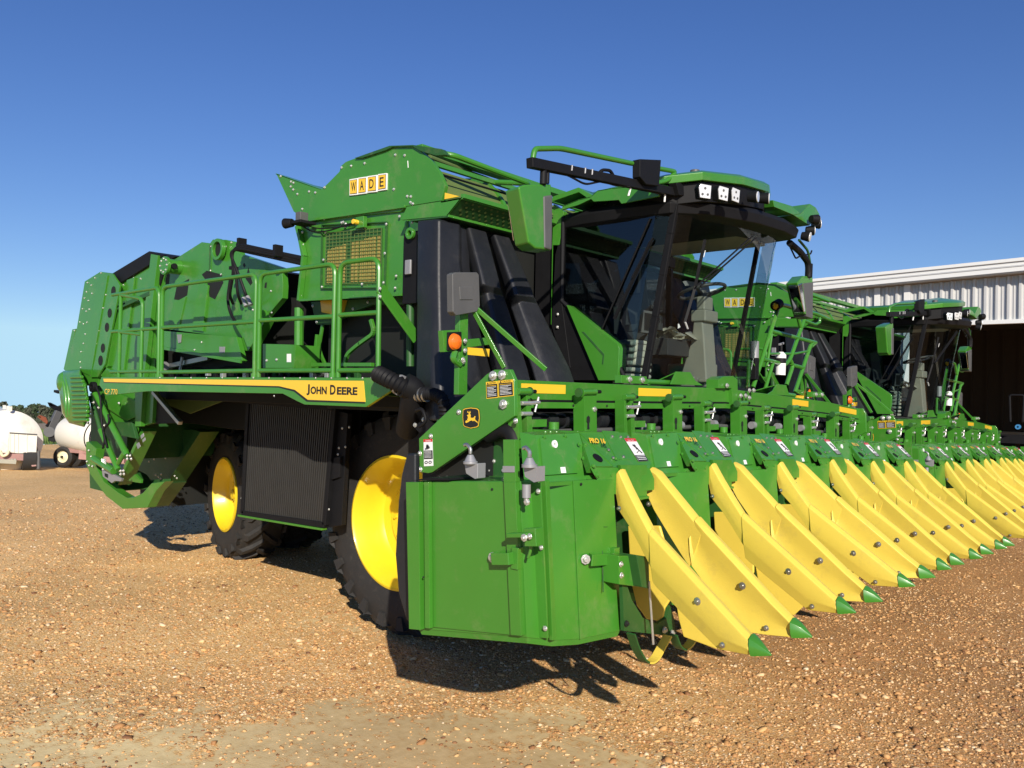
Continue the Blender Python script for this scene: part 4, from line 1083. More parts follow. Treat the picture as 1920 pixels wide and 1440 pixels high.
plate('arm_bracket', [c1(*p) for p in ((1440, 700), (1540, 690), (1600, 770), (1560, 850), (1480, 990), (1425, 830))], 4.24, .1, GREEN, [c1(1515, 695), c1(1560, 690)])
mb = MB()
mb.bar(A(*c1(870, 1110), Y=4.5), A(*c1(1200, 1040), Y=4.5), .05, .05, STEEL)
mb.bar(A(*c1(1005, 1035), Y=4.45), A(*c1(985, 1155), Y=4.45), .02, .03, SILV)
mb.cyl(A(*c1(880, 1100), Y=4.44), A(*c1(880, 1100), Y=4.5), .05, GREY)
build('lift_cylinder', mb, PK, .003)
# rounded gear cover
mb = MB(); Y0 = 4.08
def cov(pts, y): return [A(*c1(*p), Y=y) for p in pts]
ov = [(110, 1200), (145, 1135), (270, 1120), (290, 1180), (320, 1230), (342, 1400), (335, 1470), (300, 1540), (190, 1510), (140, 1440), (118, 1280)]
ce = (225, 1330)
sc = lambda k: [(ce[0] + (x - ce[0]) * k, ce[1] + (y - ce[1]) * k) for x, y in ov]
mb.loft([cov(ov, Y0 + .22), cov(ov, Y0 + .07), cov(sc(.95), Y0 + .02), cov(sc(.86), Y0)], GREEN)
for k in range(11):
    y = 1180 + k * 31; x0 = 205 + k * 2; x1 = 285 + min(k, 6) * 7
    a = A(*c1(x0, y), Y=Y0 - .004); b = A(*c1(x1, y - 2), Y=Y0 - .004); mb.cyl(a, b, .020, GREEN, 10)
for dx in (150, 172): mb.tube([A(*c1(dx, 1170), Y=Y0 + .02), A(*c1(dx + 12, 1300), Y=Y0), A(*c1(dx + 30, 1470), Y=Y0 + .02)], .022, GREEN, 10)
c_ = A(*c1(158, 1215), Y=Y0 + .06); mb.lathe(c_, (0, -1, 0), [(.125, 0), (.12, .03), (.10, .055), (.06, .07), (.001, .075)], GREEN, 24)
build('gear_cover', mb, PK, .02, 3, smooth=50)
mb = MB()
mb.bar(A(*c1(95, 1280), Y=4.3), A(*c1(125, 1290), Y=4.3), .05, .03, BLK)
for q_ in ((140, 610), ): pass
build('tail_lamp', mb, PK)
# rear lower frame, linkages and chute
def P9(*p): return [c9(*q) for q in p]
mb = MB()
YP(mb, P9((100, 0), (330, 0), (560, 350), (600, 360), (600, 720), (420, 735), (300, 560), (190, 230), (190, 130)), 4.40, .06, GREEN)
YP(mb, P9((300, 480), (460, 380), (620, 450), (640, 560), (520, 620), (420, 560)), 4.36, .04, GREEN)
YP(mb, P9((380, 630), (560, 630), (600, 780), (400, 740)), 4.34, .04, DGRN)
YP(mb, P9((260, 90), (380, 170), (440, 230), (300, 235), (250, 160)), 4.3, .06, GREEN)
YP(mb, P9((590, 350), (660, 350), (640, 670), (590, 670)), 4.33, .05, GREEN)
YP(mb, P9((655, 350), (760, 355), (745, 640), (660, 665)), 4.38, .05, GREEN)
YP(mb, P9((765, 355), (930, 560), (960, 640), (740, 650)), 4.42, .02, DARK)
mb.bar(A(*c9(760, 360), Y=4.36), A(*c9(1000, 640), Y=4.36), .05, .04, STEEL)
bolts(mb, [c9(*p) for p in ((450, 460), (200, 380), (205, 430), (230, 565), (180, 545), (155, 635), (175, 640), (317, 660), (100, 143), (130, 145), (203, 148), (120, 210), (195, 210), (158, 268))], 4.33, r=.015)
build('rear_frame', mb, PK, .004)
mb = MB()
for a, b, w in (((190, 400), (280, 700), .035), ((280, 700), (440, 1060), .045), ((210, 330), (350, 600), .045), ((350, 600), (520, 930), .05), ((440, 1000), (510, 880), .04), ((220, 960), (400, 1070), .06)):
    mb.tube([A(*c9(*a), Y=4.22), A(*c9(*b), Y=4.22)], w * .7, GREEN if w > .036 else DGRN, 10)
mb.tube(rnd([A(*c9(*p), Y=4.18) for p in ((240, 310), (280, 400), (290, 640), (320, 800), (300, 870))], .2, 5), .012, BLK, 8)
mb.tube(rnd([A(*c9(*p), Y=4.18) for p in ((340, 860), (300, 700), (360, 640), (350, 560))], .2, 5), .012, BLK, 8)
mb.lathe(A(*c9(235, 315), Y=4.22), (0, -1, 0), [(.02, 0), (.06, 0), (.06, .05), (.02, .05)], BLK, 18, close=True)
bolts(mb, [c9(*p) for p in ((525, 932), (550, 932), (525, 962), (560, 962), (465, 1070), (490, 1068), (465, 1100), (495, 1098), (222, 455), (267, 500))], 4.2, r=.016)
build('linkage', mb, PK, .003)
mb = MB()
YP(mb, P9((150, 810), (170, 805), (245, 870), (228, 960), (250, 1050), (310, 1165), (440, 1265), (520, 1312), (580, 1308), (660, 1270), (740, 1182), (860, 1165), (780, 1250), (700, 1400), (480, 1412), (330, 1295), (185, 1095), (150, 1000)), 4.3, .10, GREEN)
YP(mb, P9((180, 1090), (250, 1130), (330, 1250), (330, 1262), (185, 1225)), 4.36, .6, DGRN)
mb.prism([A(*c9(*p), Y=4.42) for p in ((480, 1412), (700, 1402), (860, 1180), (840, 1175), (650, 1370), (500, 1400))], (0, .25, 0), DGRN)
mb.prism([A(*c9(*p), Y=5.3) for p in ((640, 1010), (730, 690), (1160, 700), (1180, 760), (880, 1170), (560, 1200))], (0, .08, 0), DGRN)
mb.bar(A(*c9(720, 700), Y=4.5), A(*c9(490, 1180), Y=4.5), .05, .16, GREEN, up=(0, 1, 0))
mb.prism([A(*c9(*p), Y=5.25) for p in ((1130, 700), (1180, 720), (880, 1180), (850, 1170))], (0, .25, 0), DGRN)
mb.bar(A(*c9(500, 1190), Y=5.0), A(*c9(880, 1160), Y=5.0), .10, .05, DGRN)
YP(mb, P9((520, 1160), (590, 1100), (640, 1150), (640, 1180)), 4.40, .03, GREEN)
bolts(mb, [c9(*p) for p in ((720, 683), (740, 700), (830, 680), (850, 700), (765, 740), (868, 735), (780, 1105), (805, 1122), (830, 1100), (825, 1140), (950, 1115), (970, 1135), (755, 910), (765, 965), (868, 955), (720, 985), (177, 885), (210, 1028), (180, 1020), (160, 985), (198, 940))][:16], 5.24, r=.013)
bolts(mb, [c9(*p) for p in ((177, 885), (210, 1028), (180, 1020), (160, 985), (198, 940))], 4.28, r=.013)
YP(mb, P9((600, 830), (625, 810), (640, 850), (615, 875)), 4.30, .006, SILV); YP(mb, P9((640, 750), (665, 730), (672, 760), (645, 785)), 4.30, .006, SILV); YP(mb, P9((655, 790), (680, 768), (684, 795), (660, 815)), 4.30, .006, SILV)
build('tailgate_chute', mb, PK, .004)
mb = MB()
YP(mb, P9((290, 1050), (370, 1090), (470, 1140), (460, 1165), (410, 1160), (380, 1180), (300, 1120)), 4.22, .03, SILV)
YP(mb, P9((315, 1090), (345, 1100), (345, 1135), (318, 1120)), 4.215, .006, DARK)
for k in range(5): mb.tube([A(*c9(290 + 9 * k, 960), Y=4.2), A(*c9(300 + 8 * k, 1060), Y=4.2)], .006, BOLT, 6)
build('hitch_plate', mb, PK, .003)
# ================================================================ picking header
def c3b(x, y): return (960 + x / 4.8, 680 + y / 4.8)
def c8(x, y): return (740 + x / 3.2, 840 + y / 3.2)
def c11(x, y): return (1100 + x / 3.4286, 840 + y / 3.4286)
DZ = [0, -.02, -.06, -.09, -.15, -.20]
DL = [0, .07, .17, .09, .09, .09]           # the snouts do not all point quite the same way
DR = [0, .06, .20, .02, .06, .0]
YS = 2.98
# side casing of the outer drum unit
mb = MB()
BX = [A(u, v, Y=YS) for u, v in ((778, 1176), (797, 1178), (985, 1194), (985, 903), (772, 903))]
b_b, b_t = A(988, 1195, Y=YS), A(975, 902, Y=YS)
c_b, c_t = A(1037, 1201, Y=3.13), A(1024, 902, Y=3.15)
d_b, d_t = A(1088, 1198, Y=3.30), A(1075, 901, Y=3.31)
e_b, e_t = A(1166, 1182, Y=3.62), A(1150, 899, Y=3.62)
back = V((-3.16, 0, 0))
bot = [V((-3.15, YS, .89)), b_b, c_b, d_b, e_b, V((-3.15, 3.62, .89))]
top = [V((-3.175, YS, 1.646)), b_t, c_t, d_t, e_t, V((-3.175, 3.62, 1.646))]
mb.loft([[p.lerp(q_, i / 10) for p, q_ in zip(bot, top)] for i in range(11)], GREEN)
def SP(pts, off, dep, m): mb.prism([A(u, v, Y=YS) + V((0, off, 0)) for u, v in pts], (0, dep, 0), m)
SP([(773, 903), (797, 903), (800, 1178), (779, 1176)], -.045, .045, GREEN)
SP([(799, 903), (804, 903), (806, 1176), (802, 1176)], -.004, .004, DARK)
SP([(804, 903), (813, 903), (815, 1176), (806, 1175)], -.035, .035, GREEN)
SP([(952, 903), (974, 903), (985, 1190), (965, 1188)], -.03, .03, GREEN)
SP([(951, 824), (973, 824), (975, 903), (952, 903)], -.03, .03, GREEN)
SP([(951, 873), (973, 873), (973, 885), (951, 885)], -.034, .004, SILV)
SP([(814, 903), (952, 903), (965, 1190), (816, 1175)], -.012, .012, GREEN)
YP(mb, [(986, 905), (1013, 905), (1027, 1197), (990, 1194)], 3.05, .01, GREEN)
mb.prism([A(u, v, Y=3.08) for u, v in ((1012, 902), (1023, 902), (1036, 1201), (1030, 1200))], (0, .03, 0), GREEN)
cb = sum(bot, V((0, 0, 0))) / len(bot); mb.loft([[p + (cb - p) * .02 for p in bot], [p + (cb - p) * .05 + V((0, 0, -.03)) for p in bot], [p + (cb - p) * .3 + V((0, 0, -.035)) for p in bot]], GREEN2)
mb.prism([A(u, v, Y=YS - .03) for u, v in ((773, 901), (800, 896), (838, 897), (842, 901))], (0, .3, 0), BLK)
# creases of the front cover
mb.bar(d_b + V((.004, -.004, 0)), d_t + V((.004, -.004, 0)), .008, .006, GREEN)
f_ = A(1128, 899, X=-2.45)
mb.bar(A(1131, 1110, X=-2.325), A(1127, 903, X=-2.43), .006, .004, DGRN, up=(1, 0, 0))
mb.bar(A(1132, 988, X=-2.37), A(1158, 988, X=-2.37), .004, .006, DGRN, up=(1, 0, 0))
bl = [c8(863, 260), c8(880, 597), c8(793, 322), c8(829, 1070), c8(905, 1082), c8(810, 663), c8(944, 1265)]
bolts(mb, [p for p in bl[:-1]], 3.04, r=.011)
bolts(mb, [c8(585, 248)], YS - .013, r=.006, m=DARK); bolts(mb, [c8(173, 775), ], YS - .05, r=.005, m=DARK)
bolts(mb, [c8(1117, 217), c8(995, 1045)], X=-2.40, r=.007, m=DARK)
CASE = build('outer_side_casing', mb, PK, .006)
ms = MB(); ms.prism([A(u, v, Y=3.12) for u, v in ((762, 850), (778, 850), (779, 1176), (773, 1178), (760, 1160), (746, 1112), (740, 1040), (746, 940), (752, 890))], (0, .04, 0), PLAST)
build('rubber_shield', ms, PK, .02, 3)
build('outer_side_casing', (lambda m: m.shift((0, 0, -.2)))(mb.mirrored(YC)), PK, .006)
def handle(p0, p1, bolt_, par, Y=None, out=(0, -1, 0)):
    mb = MB(); p0 = V(p0); p1 = V(p1); out = V(out); d = (p1 - p0)
    mb.bar(p0 + out * .05, p1 + out * .05, .006, .055, GREEN, up=(0, 0, 1))
    for p in (p0, p1): mb.bar(p, p + out * .052, .055, .006, GREEN, up=d.normalized())
    mb.box(p1 + V((-.01, -.02, -.05)), p1 + V((.03, .03, .05)), GREEN)
    mb.bolt(V(bolt_), out, .022, BOLT)
    build('door_handle', mb, par, .002)
handle(A(*c8(625, 657), Y=YS - .02), A(*c8(725, 657), Y=YS - .02), A(*c8(592, 656), Y=YS - .02), CASE)
handle(A(*c8(1165, 663), X=-2.37), A(*c8(1300, 655), X=-2.36), A(*c8(1143, 667), X=-2.36), CASE, out=(.8, -.6, 0))
mb = MB()
a, b = A(*c8(690, 522), Y=YS - .10), A(*c8(870, 530), Y=YS - .02)
mb.bar(A(*c8(690, 522), Y=YS - .08), A(*c8(810, 520), Y=YS - .08), .05, .02, GREEN)
mb.bar(A(*c8(800, 532), Y=YS - .05), A(*c8(872, 532), Y=YS - .05), .06, .08, GREEN)
mb.tube(rnd([A(*c8(p[0], p[1]), Y=YS - .04) for p in ((818, 560), (815, 620), (800, 660))], .05), .008, GREEN, 6)
mb.bolt(A(*c8(780, 538), Y=YS - .1), (0, -1, 0), .016, BOLT); mb.bolt(A(*c8(812, 530), Y=YS - .09), (0, -1, 0), .013, BOLT)
build('door_latch', mb, CASE, .003)

# side plate of the frame with emblem and warning decals
YA = 3.34
mb = MB()
YP(mb, [c6(*p) for p in ((155, 625), (590, 212), (640, 182), (740, 180), (768, 245), (772, 480), (240, 842), (215, 848), (160, 840))], YA, .03, GREEN)
bolts(mb, [c6(*p) for p in ((637, 222), (695, 216), (703, 405))], YA, r=.024)
bolts(mb, [c6(*p) for p in ((415, 455), (235, 610), (165, 720), (168, 822), (780, 512))], YA, r=.014)
ARM = build('frame_side_plate', mb, PK, .005)
build('frame_side_plate', mb.mirrored(YC).shift((0, 0, -.2)), PK, .005)
def decal(mb, q4, Y, kind):
    P = [A(u, v, Y=Y) for u, v in q4]; L = lambda a, b, o: lerp4(P, a, b) + V((0, -o, 0))
    R = lambda a0, b0, a1, b1, o, m: mb.prism([L(a0, b0, o), L(a1, b0, o), L(a1, b1, o), L(a0, b1, o)], (0, .001, 0), m)
    if kind == 'caution':
        R(0, 0, 1, 1, .002, DECY); R(.05, .16, .95, .95, .003, BLACKD)
        h = (P[3] - P[0]).length * .09
        text_mesh(mb, 'CAUTION', L(.30, .12, .004), P[1] - P[0], (0, 0, 1), h, BLACKD, width=(P[1] - P[0]).length * .55)
        mb.prism([L(.1, .13, .004), L(.24, .13, .004), L(.17, .03, .004)], (0, .001, 0), BLACKD)
        for k in range(8): R(.12, .24 + k * .085, .86 - .2 * (k % 3 == 2), .265 + k * .085, .004, WHITE if k else DECY)
    else:
        R(0, 0, 1, 1, .002, WHITE); R(0, 0, 1, .10, .003, RED); R(.03, .42, .97, .74, .003, BLACKD)
        text_mesh(mb, 'DANGER', L(.25, .085, .004), P[1] - P[0], (0, 0, 1), (P[3] - P[0]).length * .055, WHITE, width=(P[1] - P[0]).length * .6)
        for k in range(6): R(.1, .45 + k * .045, .85, .462 + k * .045, .004, WHITE)
        mb.bar(L(.3, .35, .004), L(.7, .32, .004), .004, .02, BLACKD, up=(0, 1, 0)); mb.bar(L(.45, .32, .004), L(.5, .2, .004), .004, .02, BLACKD, up=(0, 1, 0)); mb.bar(L(.5, .22, .004), L(.65, .30, .004), .004, .012, BLACKD, up=(0, 1, 0))
        for a in (.28, .70): mb.tube([L(a + .16 * math.cos(t), .86 + .045 * math.sin(t), .004) for t in (0, 1, 2.1, 3.1, 4.2, 5.2)], .002, BLACKD, 5, closed=True)
mb = MB(); decal(mb, [c6(*p) for p in ((588, 262), (663, 255), (668, 362), (592, 370))], YA, 'caution'); build('warning_decal', mb, ARM)
mb = MB(); decal(mb, [c6(*p) for p in ((667, 253), (763, 245), (768, 350), (670, 360))], YA, 'caution'); build('warning_decal', mb, ARM)
mb = MB(); decal(mb, [c6(*p) for p in ((187, 630), (244, 628), (250, 800), (190, 803))], YA, 'danger'); build('warning_decal', mb, ARM)
# emblem: shield with a leaping deer
mb = MB()
def em(x, y): return A(*c6(x, y), Y=YA - .002)
def shield(s, o, m):
    cx, cy = 493, 493
    pts = [(440, 440), (452, 432), (490, 426), (530, 431), (543, 441), (548, 493), (540, 545), (530, 552), (490, 560), (455, 550), (444, 543), (438, 493)]
    mb.prism([em(cx + (x - cx) * s, cy + (y - cy) * s) + V((0, -o, 0)) for x, y in pts], (0, .001, 0), m)
shield(1.04, 0, BLACKD); shield(1.0, .0015, DECY); shield(.93, .003, BLACKD)
deer = [(457, 518), (463, 508), (474, 510), (470, 503), (474, 492), (474, 482), (468, 478), (473, 472), (481, 470), (478, 460), (470, 458), (471, 447), (474, 455), (480, 457), (481, 446), (484, 456), (488, 457), (491, 447), (491, 460), (486, 462), (490, 470), (492, 476), (490, 488), (500, 493), (512, 490), (518, 480), (524, 484), (519, 494), (522, 506), (534, 515), (538, 527), (534, 524), (528, 518), (515, 510), (505, 513), (500, 508), (486, 512), (478, 518), (466, 524), (460, 523)]
mb.prism([em(x, y) + V((0, -.0045, 0)) for x, y in deer], (0, .001, 0), DECY)
build('emblem', mb, ARM)

# cross beam (bends with the yard, a little lower at the far end)
top_px = [(965, 712), (1110, 718.5), (1260, 724.8), (1360, 728), (1410, 735), (1460, 741), (1547, 753), (1613, 767)]
XB = -2.90
TP = [A(u, v, X=XB) for u, v in top_px]
mb = MB()
mb.loft([[p, p + V((-.22, 0, 0)), p + V((-.22, 0, -.105)), p + V((0, 0, -.105))] for p in TP], GREEN)
mb.loft([[p + V((.01, 0, -.118)), p + V((-.06, 0, -.118)), p + V((-.06, 0, -.153)), p + V((.01, 0, -.153))] for p in TP], GREEN)
mb.loft([[p + V((.0, 0, -.105)), p + V((-.05, 0, -.105)), p + V((-.05, 0, -.117)), p + V((.0, 0, -.117))] for p in TP], BLK)
def ztop(y):
    for i in range(len(TP) - 1):
        if y <= TP[i + 1].y or i == len(TP) - 2:
            f = (y - TP[i].y) / (TP[i + 1].y - TP[i].y); return TP[i].z + f * (TP[i + 1].z - TP[i].z)
for s_ in (0, 1):    # gussets and brackets on top of the beam, mirrored about the middle
    M = (lambda p: V((p.x, p.y, p.z))) if not s_ else (lambda p: V((p.x, 2 * 6.25 - p.y, p.z)))
    g = [c3b(*p) for p in ((1430, 195), (1480, 80), (1605, 85), (1650, 160), (1720, 205))]
    P = [M(A(u, v, X=XB - .05)) for u, v in g]
    dzz = 0 if not s_ else ztop(P[0].y) - TP[0].z
    mb.prism([p + V((0, 0, dzz)) for p in P], (-.012, 0, 0), GREEN)
    mb.prism([P[1] + V((0, 0, dzz)), P[2] + V((0, 0, dzz)), P[3] + V((-.18, 0, dzz)), P[0] + V((-.18, 0, dzz))], (-.006, 0, -.01), GREEN)
    for u0, u1, v0, v1 in ((1160, 1208, 706, 718),):
        a = M(A(u0, v1, X=XB - .02)); b = M(A(u1, v0, X=XB - .02)); lo = (min(a.x, b.x) - .03, min(a.y, b.y), min(a.z, b.z) + dzz); hi = (max(a.x, b.x) + .02, max(a.y, b.y), max(a.z, b.z) + dzz)
        mb.box(lo, hi, GREEN)
        for t in (.3, .8): mb.bolt((hi[0], lo[1] + (hi[1] - lo[1]) * t, (lo[2] + hi[2]) / 2), (1, 0, 0), .018, BOLT)
    y0 = 4.95 if not s_ else 7.1
    mb.cyl((XB - .1, y0, ztop(y0) + .03), (XB - .1, y0 + .45, ztop(y0 + .45) + .03), .018, GREEN)
# fin bracket in the middle
g = [(1347, 728), (1347, 712), (1356, 706), (1375, 705), (1383, 712), (1384, 760), (1374, 760), (1372, 728)]
mb.prism([A(u, v, X=XB + .03) for u, v in g], (-.1, 0, 0), GREEN)
bolts(mb, [(1362, 723), (1404, 732), (1412, 732), (1388, 742), (1397, 742), (1404, 746)], X=XB + .04, r=.017)
for y in [3.6 + .35 * i for i in range(16)]: mb.bolt((XB + .012, y, ztop(y) - .136), (1, 0, 0), .007, DARK)
BEAM = build('header_beam', mb, PK, .006)
mb = MB()
for u0, v0, u1, v1 in ((977, 718, 1060, 735), (1197, 724, 1258, 737)):
    mb = MB(); a = A(u0, v1, X=XB); b = A(u1, v0, X=XB); mb.box((XB, a.y, ztop(a.y) - .070), (XB + .003, b.y, ztop(a.y) - .018), DECY); build('reflector_strip', mb, BEAM)
for y0, y1 in ((7.25, 7.62), (8.45, 8.95)):
    mb = MB(); mb.prism([(XB + .001, y0, ztop(y0) - .070), (XB + .001, y1, ztop(y1) - .070), (XB + .001, y1, ztop(y1) - .018), (XB + .001, y0, ztop(y0) - .018)], (.003, 0, 0), DECY); build('reflector_strip', mb, BEAM)


# dark drive gear behind the row units
mb = MB()
for i in range(len(TP) - 1):
    a, b = TP[i], TP[i + 1]
    mb.cyl(a + V((-.12, 0, -.23)), b + V((-.12, 0, -.23)), .035, BLK, 14)
    mb.cyl(a + V((-.05, 0, -.29)), b + V((-.05, 0, -.29)), .016, GREY, 10)
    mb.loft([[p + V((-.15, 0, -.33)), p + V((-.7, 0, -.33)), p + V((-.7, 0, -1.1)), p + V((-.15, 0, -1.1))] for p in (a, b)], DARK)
for y in [3.5 + .171 * k for k in range(32)]:
    if y > 9: break
    z = ztop(y) - .23
    mb.cyl((XB - .12, y, z), (XB - .12, y + .09, z), .048 if int(y * 7) % 3 else .06, PLAST, 14)
    if int(y * 7) % 4 == 0: mb.cyl((XB + .0, y, z - .04), (XB + .0, y + .05, z - .04), .03, SILV, 12)
mb.box((-3.5, 3.44, 1.65), (-2.9, 3.5, 1.95), DGRN)
build('drive_shaft', mb, PK, 0)
mb = MB(); mb.box((-4.35, 4.15, 1.0), (-3.35, 8.2, 1.98), DARK); mb.box((-4.80, 4.62, .9), (-4.36, 4.84, 1.97), DARK); build('mount_shade_block', mb, PK, .01)  # unseen dark boxes standing in for the mount, shaped to shade the rim
mb = MB()
YP(mb, [c6(*p) for p in ((390, 790), (430, 760), (600, 640), (720, 620), (722, 885), (390, 885))], 3.45, .1, DGRN)
YP(mb, [c6(*p) for p in ((240, 850), (480, 700), (560, 620), (720, 520), (760, 520), (790, 580), (792, 640), (720, 640), (600, 640), (400, 800), (390, 890), (240, 890))], 3.5, .1, DARK)
mb.tube(rnd([A(*c6(*p), Y=3.4) for p in ((600, 600), (700, 560), (760, 590), (775, 650))], .1), .05, BLK, 12)
bolts(mb, [c6(*p) for p in ((640, 770), (720, 768), (615, 830), (700, 830), (665, 570), (685, 570), (650, 600), (345, 870), (297, 875))], 3.44, r=.01)
build('drive_casing', mb, PK, .003)

# hangers of the row units
def hangers(k):
    o = (0, 1.03 * k, DZ[k] * .9 + (ztop(3.6 + 1.03 * k) - ztop(3.6)) * .1)
    X = XB + .08
    mb = MB()
    P = lambda x, y, XX=X: A(*c3b(x, y), X=XX)
    a, b = P(50, 258), P(160, 258); mb.cyl(a, b, .019, GREEN, 14); mb.cyl(b, P(212, 260), .011, BLK, 10); mb.cyl(P(155, 258), P(165, 258), .024, DGRN, 14)
    for x0, x1, xb in ((50, 75, 62), (130, 160, 150)):
        mb.prism([P(x0, 290), P(x1, 290), P(x1 + 25, 560 if x0 > 100 else 740), P(x1 + 25, 860), P(x0 + 10, 780 if x0 < 100 else 700)], (-.07, 0, 0), GREEN)
    for y in (345, 440): mb.cyl(P(85, y + 20), P(175, y + 20), .012, BOLT, 10)
    mb.cyl(P(160, 365), P(245, 357), .011, BOLT, 10); mb.cyl(P(240, 310), P(205, 445), .007, BOLT, 8)
    for y in (335, 455): mb.bolt(P(150, y), (1, 0, 0), .006, DARK)
    mb.box(P(185, 580) + V((-.1, 0, 0)), P(315, 510), GREEN)
    build('hanger', mb.shift(o), PK, .004)
    mb = MB()
    a, b = P(625, 265), P(750, 262); mb.cyl(a, b, .019, GREEN, 14); mb.cyl(b, P(795, 262), .011, BLK, 10); mb.cyl(P(596, 270), P(604, 270), .027, DGRN, 14); mb.cyl(P(618, 270), P(624, 270), .027, GREEN, 14)
    mb.prism([P(650, 290), P(760, 285), P(765, 630), P(655, 630)], (-.08, 0, 0), GREEN)
    mb.prism([P(p, q, X + .002) for p, q in ((672, 490), (686, 475), (700, 490), (700, 530), (694, 545), (696, 600), (676, 600), (678, 545), (670, 530))], (.002, 0, 0), DARK)
    mb.bolt(P(740, 420), (1, 0, 0), .014, BOLT)
    build('hanger', mb.shift(o), PK, .004)
for k in range(6): hangers(k)

# row units
def planar(T, B, dl, k):
    """vertical plane through ridge start T and tip B"""
    n = V((B[1] - T[1], -(B[0] - T[0]), 0)).normalized(); p0 = V((T[0], T[1], 0)); return p0, n
def unit(k):
    off = V((0, 1.03 * k, DZ[k]))
    # front body for all but the first, whose casing is above
    mb = MB()
    if k:
        bb = [V((-3.1, 2.98, .95)), c_b + V((-.02, .0, 0)), d_b, e_b, V((-3.1, 3.62, .93))]
        tt = [V((-3.1, 2.98, 1.66)), c_t + V((-.02, 0, 0)), d_t, e_t, V((-3.1, 3.62, 1.66))]
        mb.loft([[p.lerp(q_, i / 8) for p, q_ in zip(bb, tt)] for i in range(9)], GREEN2)
        mb.bolt(A(*c8(1117, 217), X=-2.42), (1, -.3, 0), .007, DARK)
        mb.bar(A(1131, 1110, X=-2.325), A(1127, 903, X=-2.43), .006, .004, DGRN, up=(1, 0, 0))
    # housing with its access door
    h0 = [A(1011, 899, X=-2.45), A(1111, 896, X=-2.45), A(1083, 812, X=-2.55), A(1004, 816, X=-2.55)]
    h0 = [V((-2.45, 3.10, 1.685)), V((-2.45, 3.52, 1.675)), A(1086, 812, X=-2.56), A(1004, 816, X=-2.56)]
    back = V((-.10, 0, .01))
    mb.loft([[h0[0], h0[1], h0[2], h0[3]], [h0[0] + back, h0[1] + back, h0[2] + back, h0[3] + back]], GREEN2)
    L = lambda a, b, o: h0[0].lerp(h0[1], a).lerp(h0[3].lerp(h0[2], a), b) + V((o, 0, o * .3))
    mb.prism([L(.05, .16, .0), L(.72, .16, 0), L(.86, .92, 0), L(.06, .92, 0)], (.010, 0, .003), GREEN2)
    mb.prism([L(.0, .0, .0), L(1.0, .0, 0), L(1.0, .10, 0), L(.0, .10, 0)], (.014, 0, .003), GREEN2)
    mb.bar(L(.02, -.03, .02), L(1.0, -.03, .02), .03, .018, GREEN2)
    mb.lathe(L(.33, .78, .012), (1, 0, .2), [(.008, 0), (.02, 0), (.02, .008), (.008, .008)], WHITE, 14, close=True)
    mb.prism([L(.38, .18, .012), L(.47, .18, .012), L(.47, .30, .012), L(.38, .30, .012)], (.004, 0, 0), WHITE)
    for a, b in ((.15, .94), (.62, .94), (.9, .45), (.88, .75), (.1, .04), (.85, .04)): mb.bolt(L(a, b, .010), (1, 0, .2), .010, GREEN2)
    # gear dome on top
    p = A(*c3b(440, 600), X=-2.75); mb.lathe(p + V((0, 0, -.01)), (0, 0, 1), [(.09, 0), (.09, .015), (.05, .03), (.045, .05), (.03, .065), (.001, .07)], GREEN, 18)
    for x in (300, 345, 400, 510, 590): q_ = A(*c3b(x, 632), X=-2.62); mb.bolt(q_, (0, 0, 1), .008, GREEN2)
    p = A(*c3b(375, 600), X=-2.8); mb.cyl(p, p + V((0, 0, .04)), .03, GREEN, 12)
    # sloping hood
    H1, H2, H3 = A(1084, 812, X=-2.60), A(1175, 811, X=-2.60), A(1221, 870, X=-2.40)
    n = (H2 - H1).cross(H3 - H1).normalized()
    if n.x < 0: n = -n
    HP = lambda u, v, o=0: AP(u, v, H1, n) + n * o
    hood = [HP(1084, 812), HP(1175, 811), HP(1196, 835), HP(1221, 868), HP(1218, 878), HP(1148, 876), HP(1106, 876)]
    mb.prism(hood, (-.02, 0, -.03), GREEN2)
    low = [HP(1106, 876), HP(1148, 876), HP(1218, 878)]
    mb.loft([[low[0], low[2]], [V((-2.40, 3.52, 1.66)), V((-2.36, 3.99, 1.66))], [V((-2.40, 3.52, 1.60)), V((-2.36, 3.99, 1.60))]], GREEN2, cap=False, closed=False)
    mb.prism([HP(1086, 814), HP(1106, 876), HP(1148, 876)], tuple(n * .006), GREEN2)
    mb.prism([HP(1128, 808), HP(1159, 810), HP(1186, 852), HP(1182, 862), HP(1160, 862), HP(1154, 858)], tuple(n * .003), GREEN2)
    for a, b in (((1084, 813), (1148, 876)),): mb.bar(HP(*a, .008), HP(*b, .008), .007, .004, GREEN)
    mb.cyl(HP(1119, 861), HP(1119, 861, .012), .030, BLK, 20)
    for u, v in ((1096, 836), (1111, 876), (1153, 862)): mb.bolt(HP(u, v, .006), n, .011, GREEN2)
    for u, v in ((1140, 845), (1149, 860), (1168, 858), (1147, 820), (1163, 821), (1176, 821)): mb.bolt(HP(u, v, .003), n, .009, STEEL)
    for u, v in ((1119, 891), (1143, 890), (1177, 888), (1194, 887), (1147, 976)): mb.bolt(A(u, v, X=-2.40), (1, 0, 0), .013, GREEN2)
    # rear shell closing the unit behind the hood and above the throat
    mb.prism([V((-2.60, 3.5, 1.92)), V((-2.60, 4.0, 1.90)), V((-3.1, 4.0, 1.90)), V((-3.1, 3.5, 1.92))], (0, 0, -.02), GREEN2)
    mb.box((-3.1, 4.05, 1.0), (-2.5, 4.07, 1.75), DGRN)
    mb.box((-2.9, 3.66, .97), (-2.6, 3.99, 1.70), DARK)
    # lip between the snouts
    mb.prism([A(u, v, X=-2.37) for u, v in ((1163, 872), (1213, 872), (1213, 932), (1204, 938), (1184, 936), (1172, 905))], (-.02, 0, 0), GREEN2)
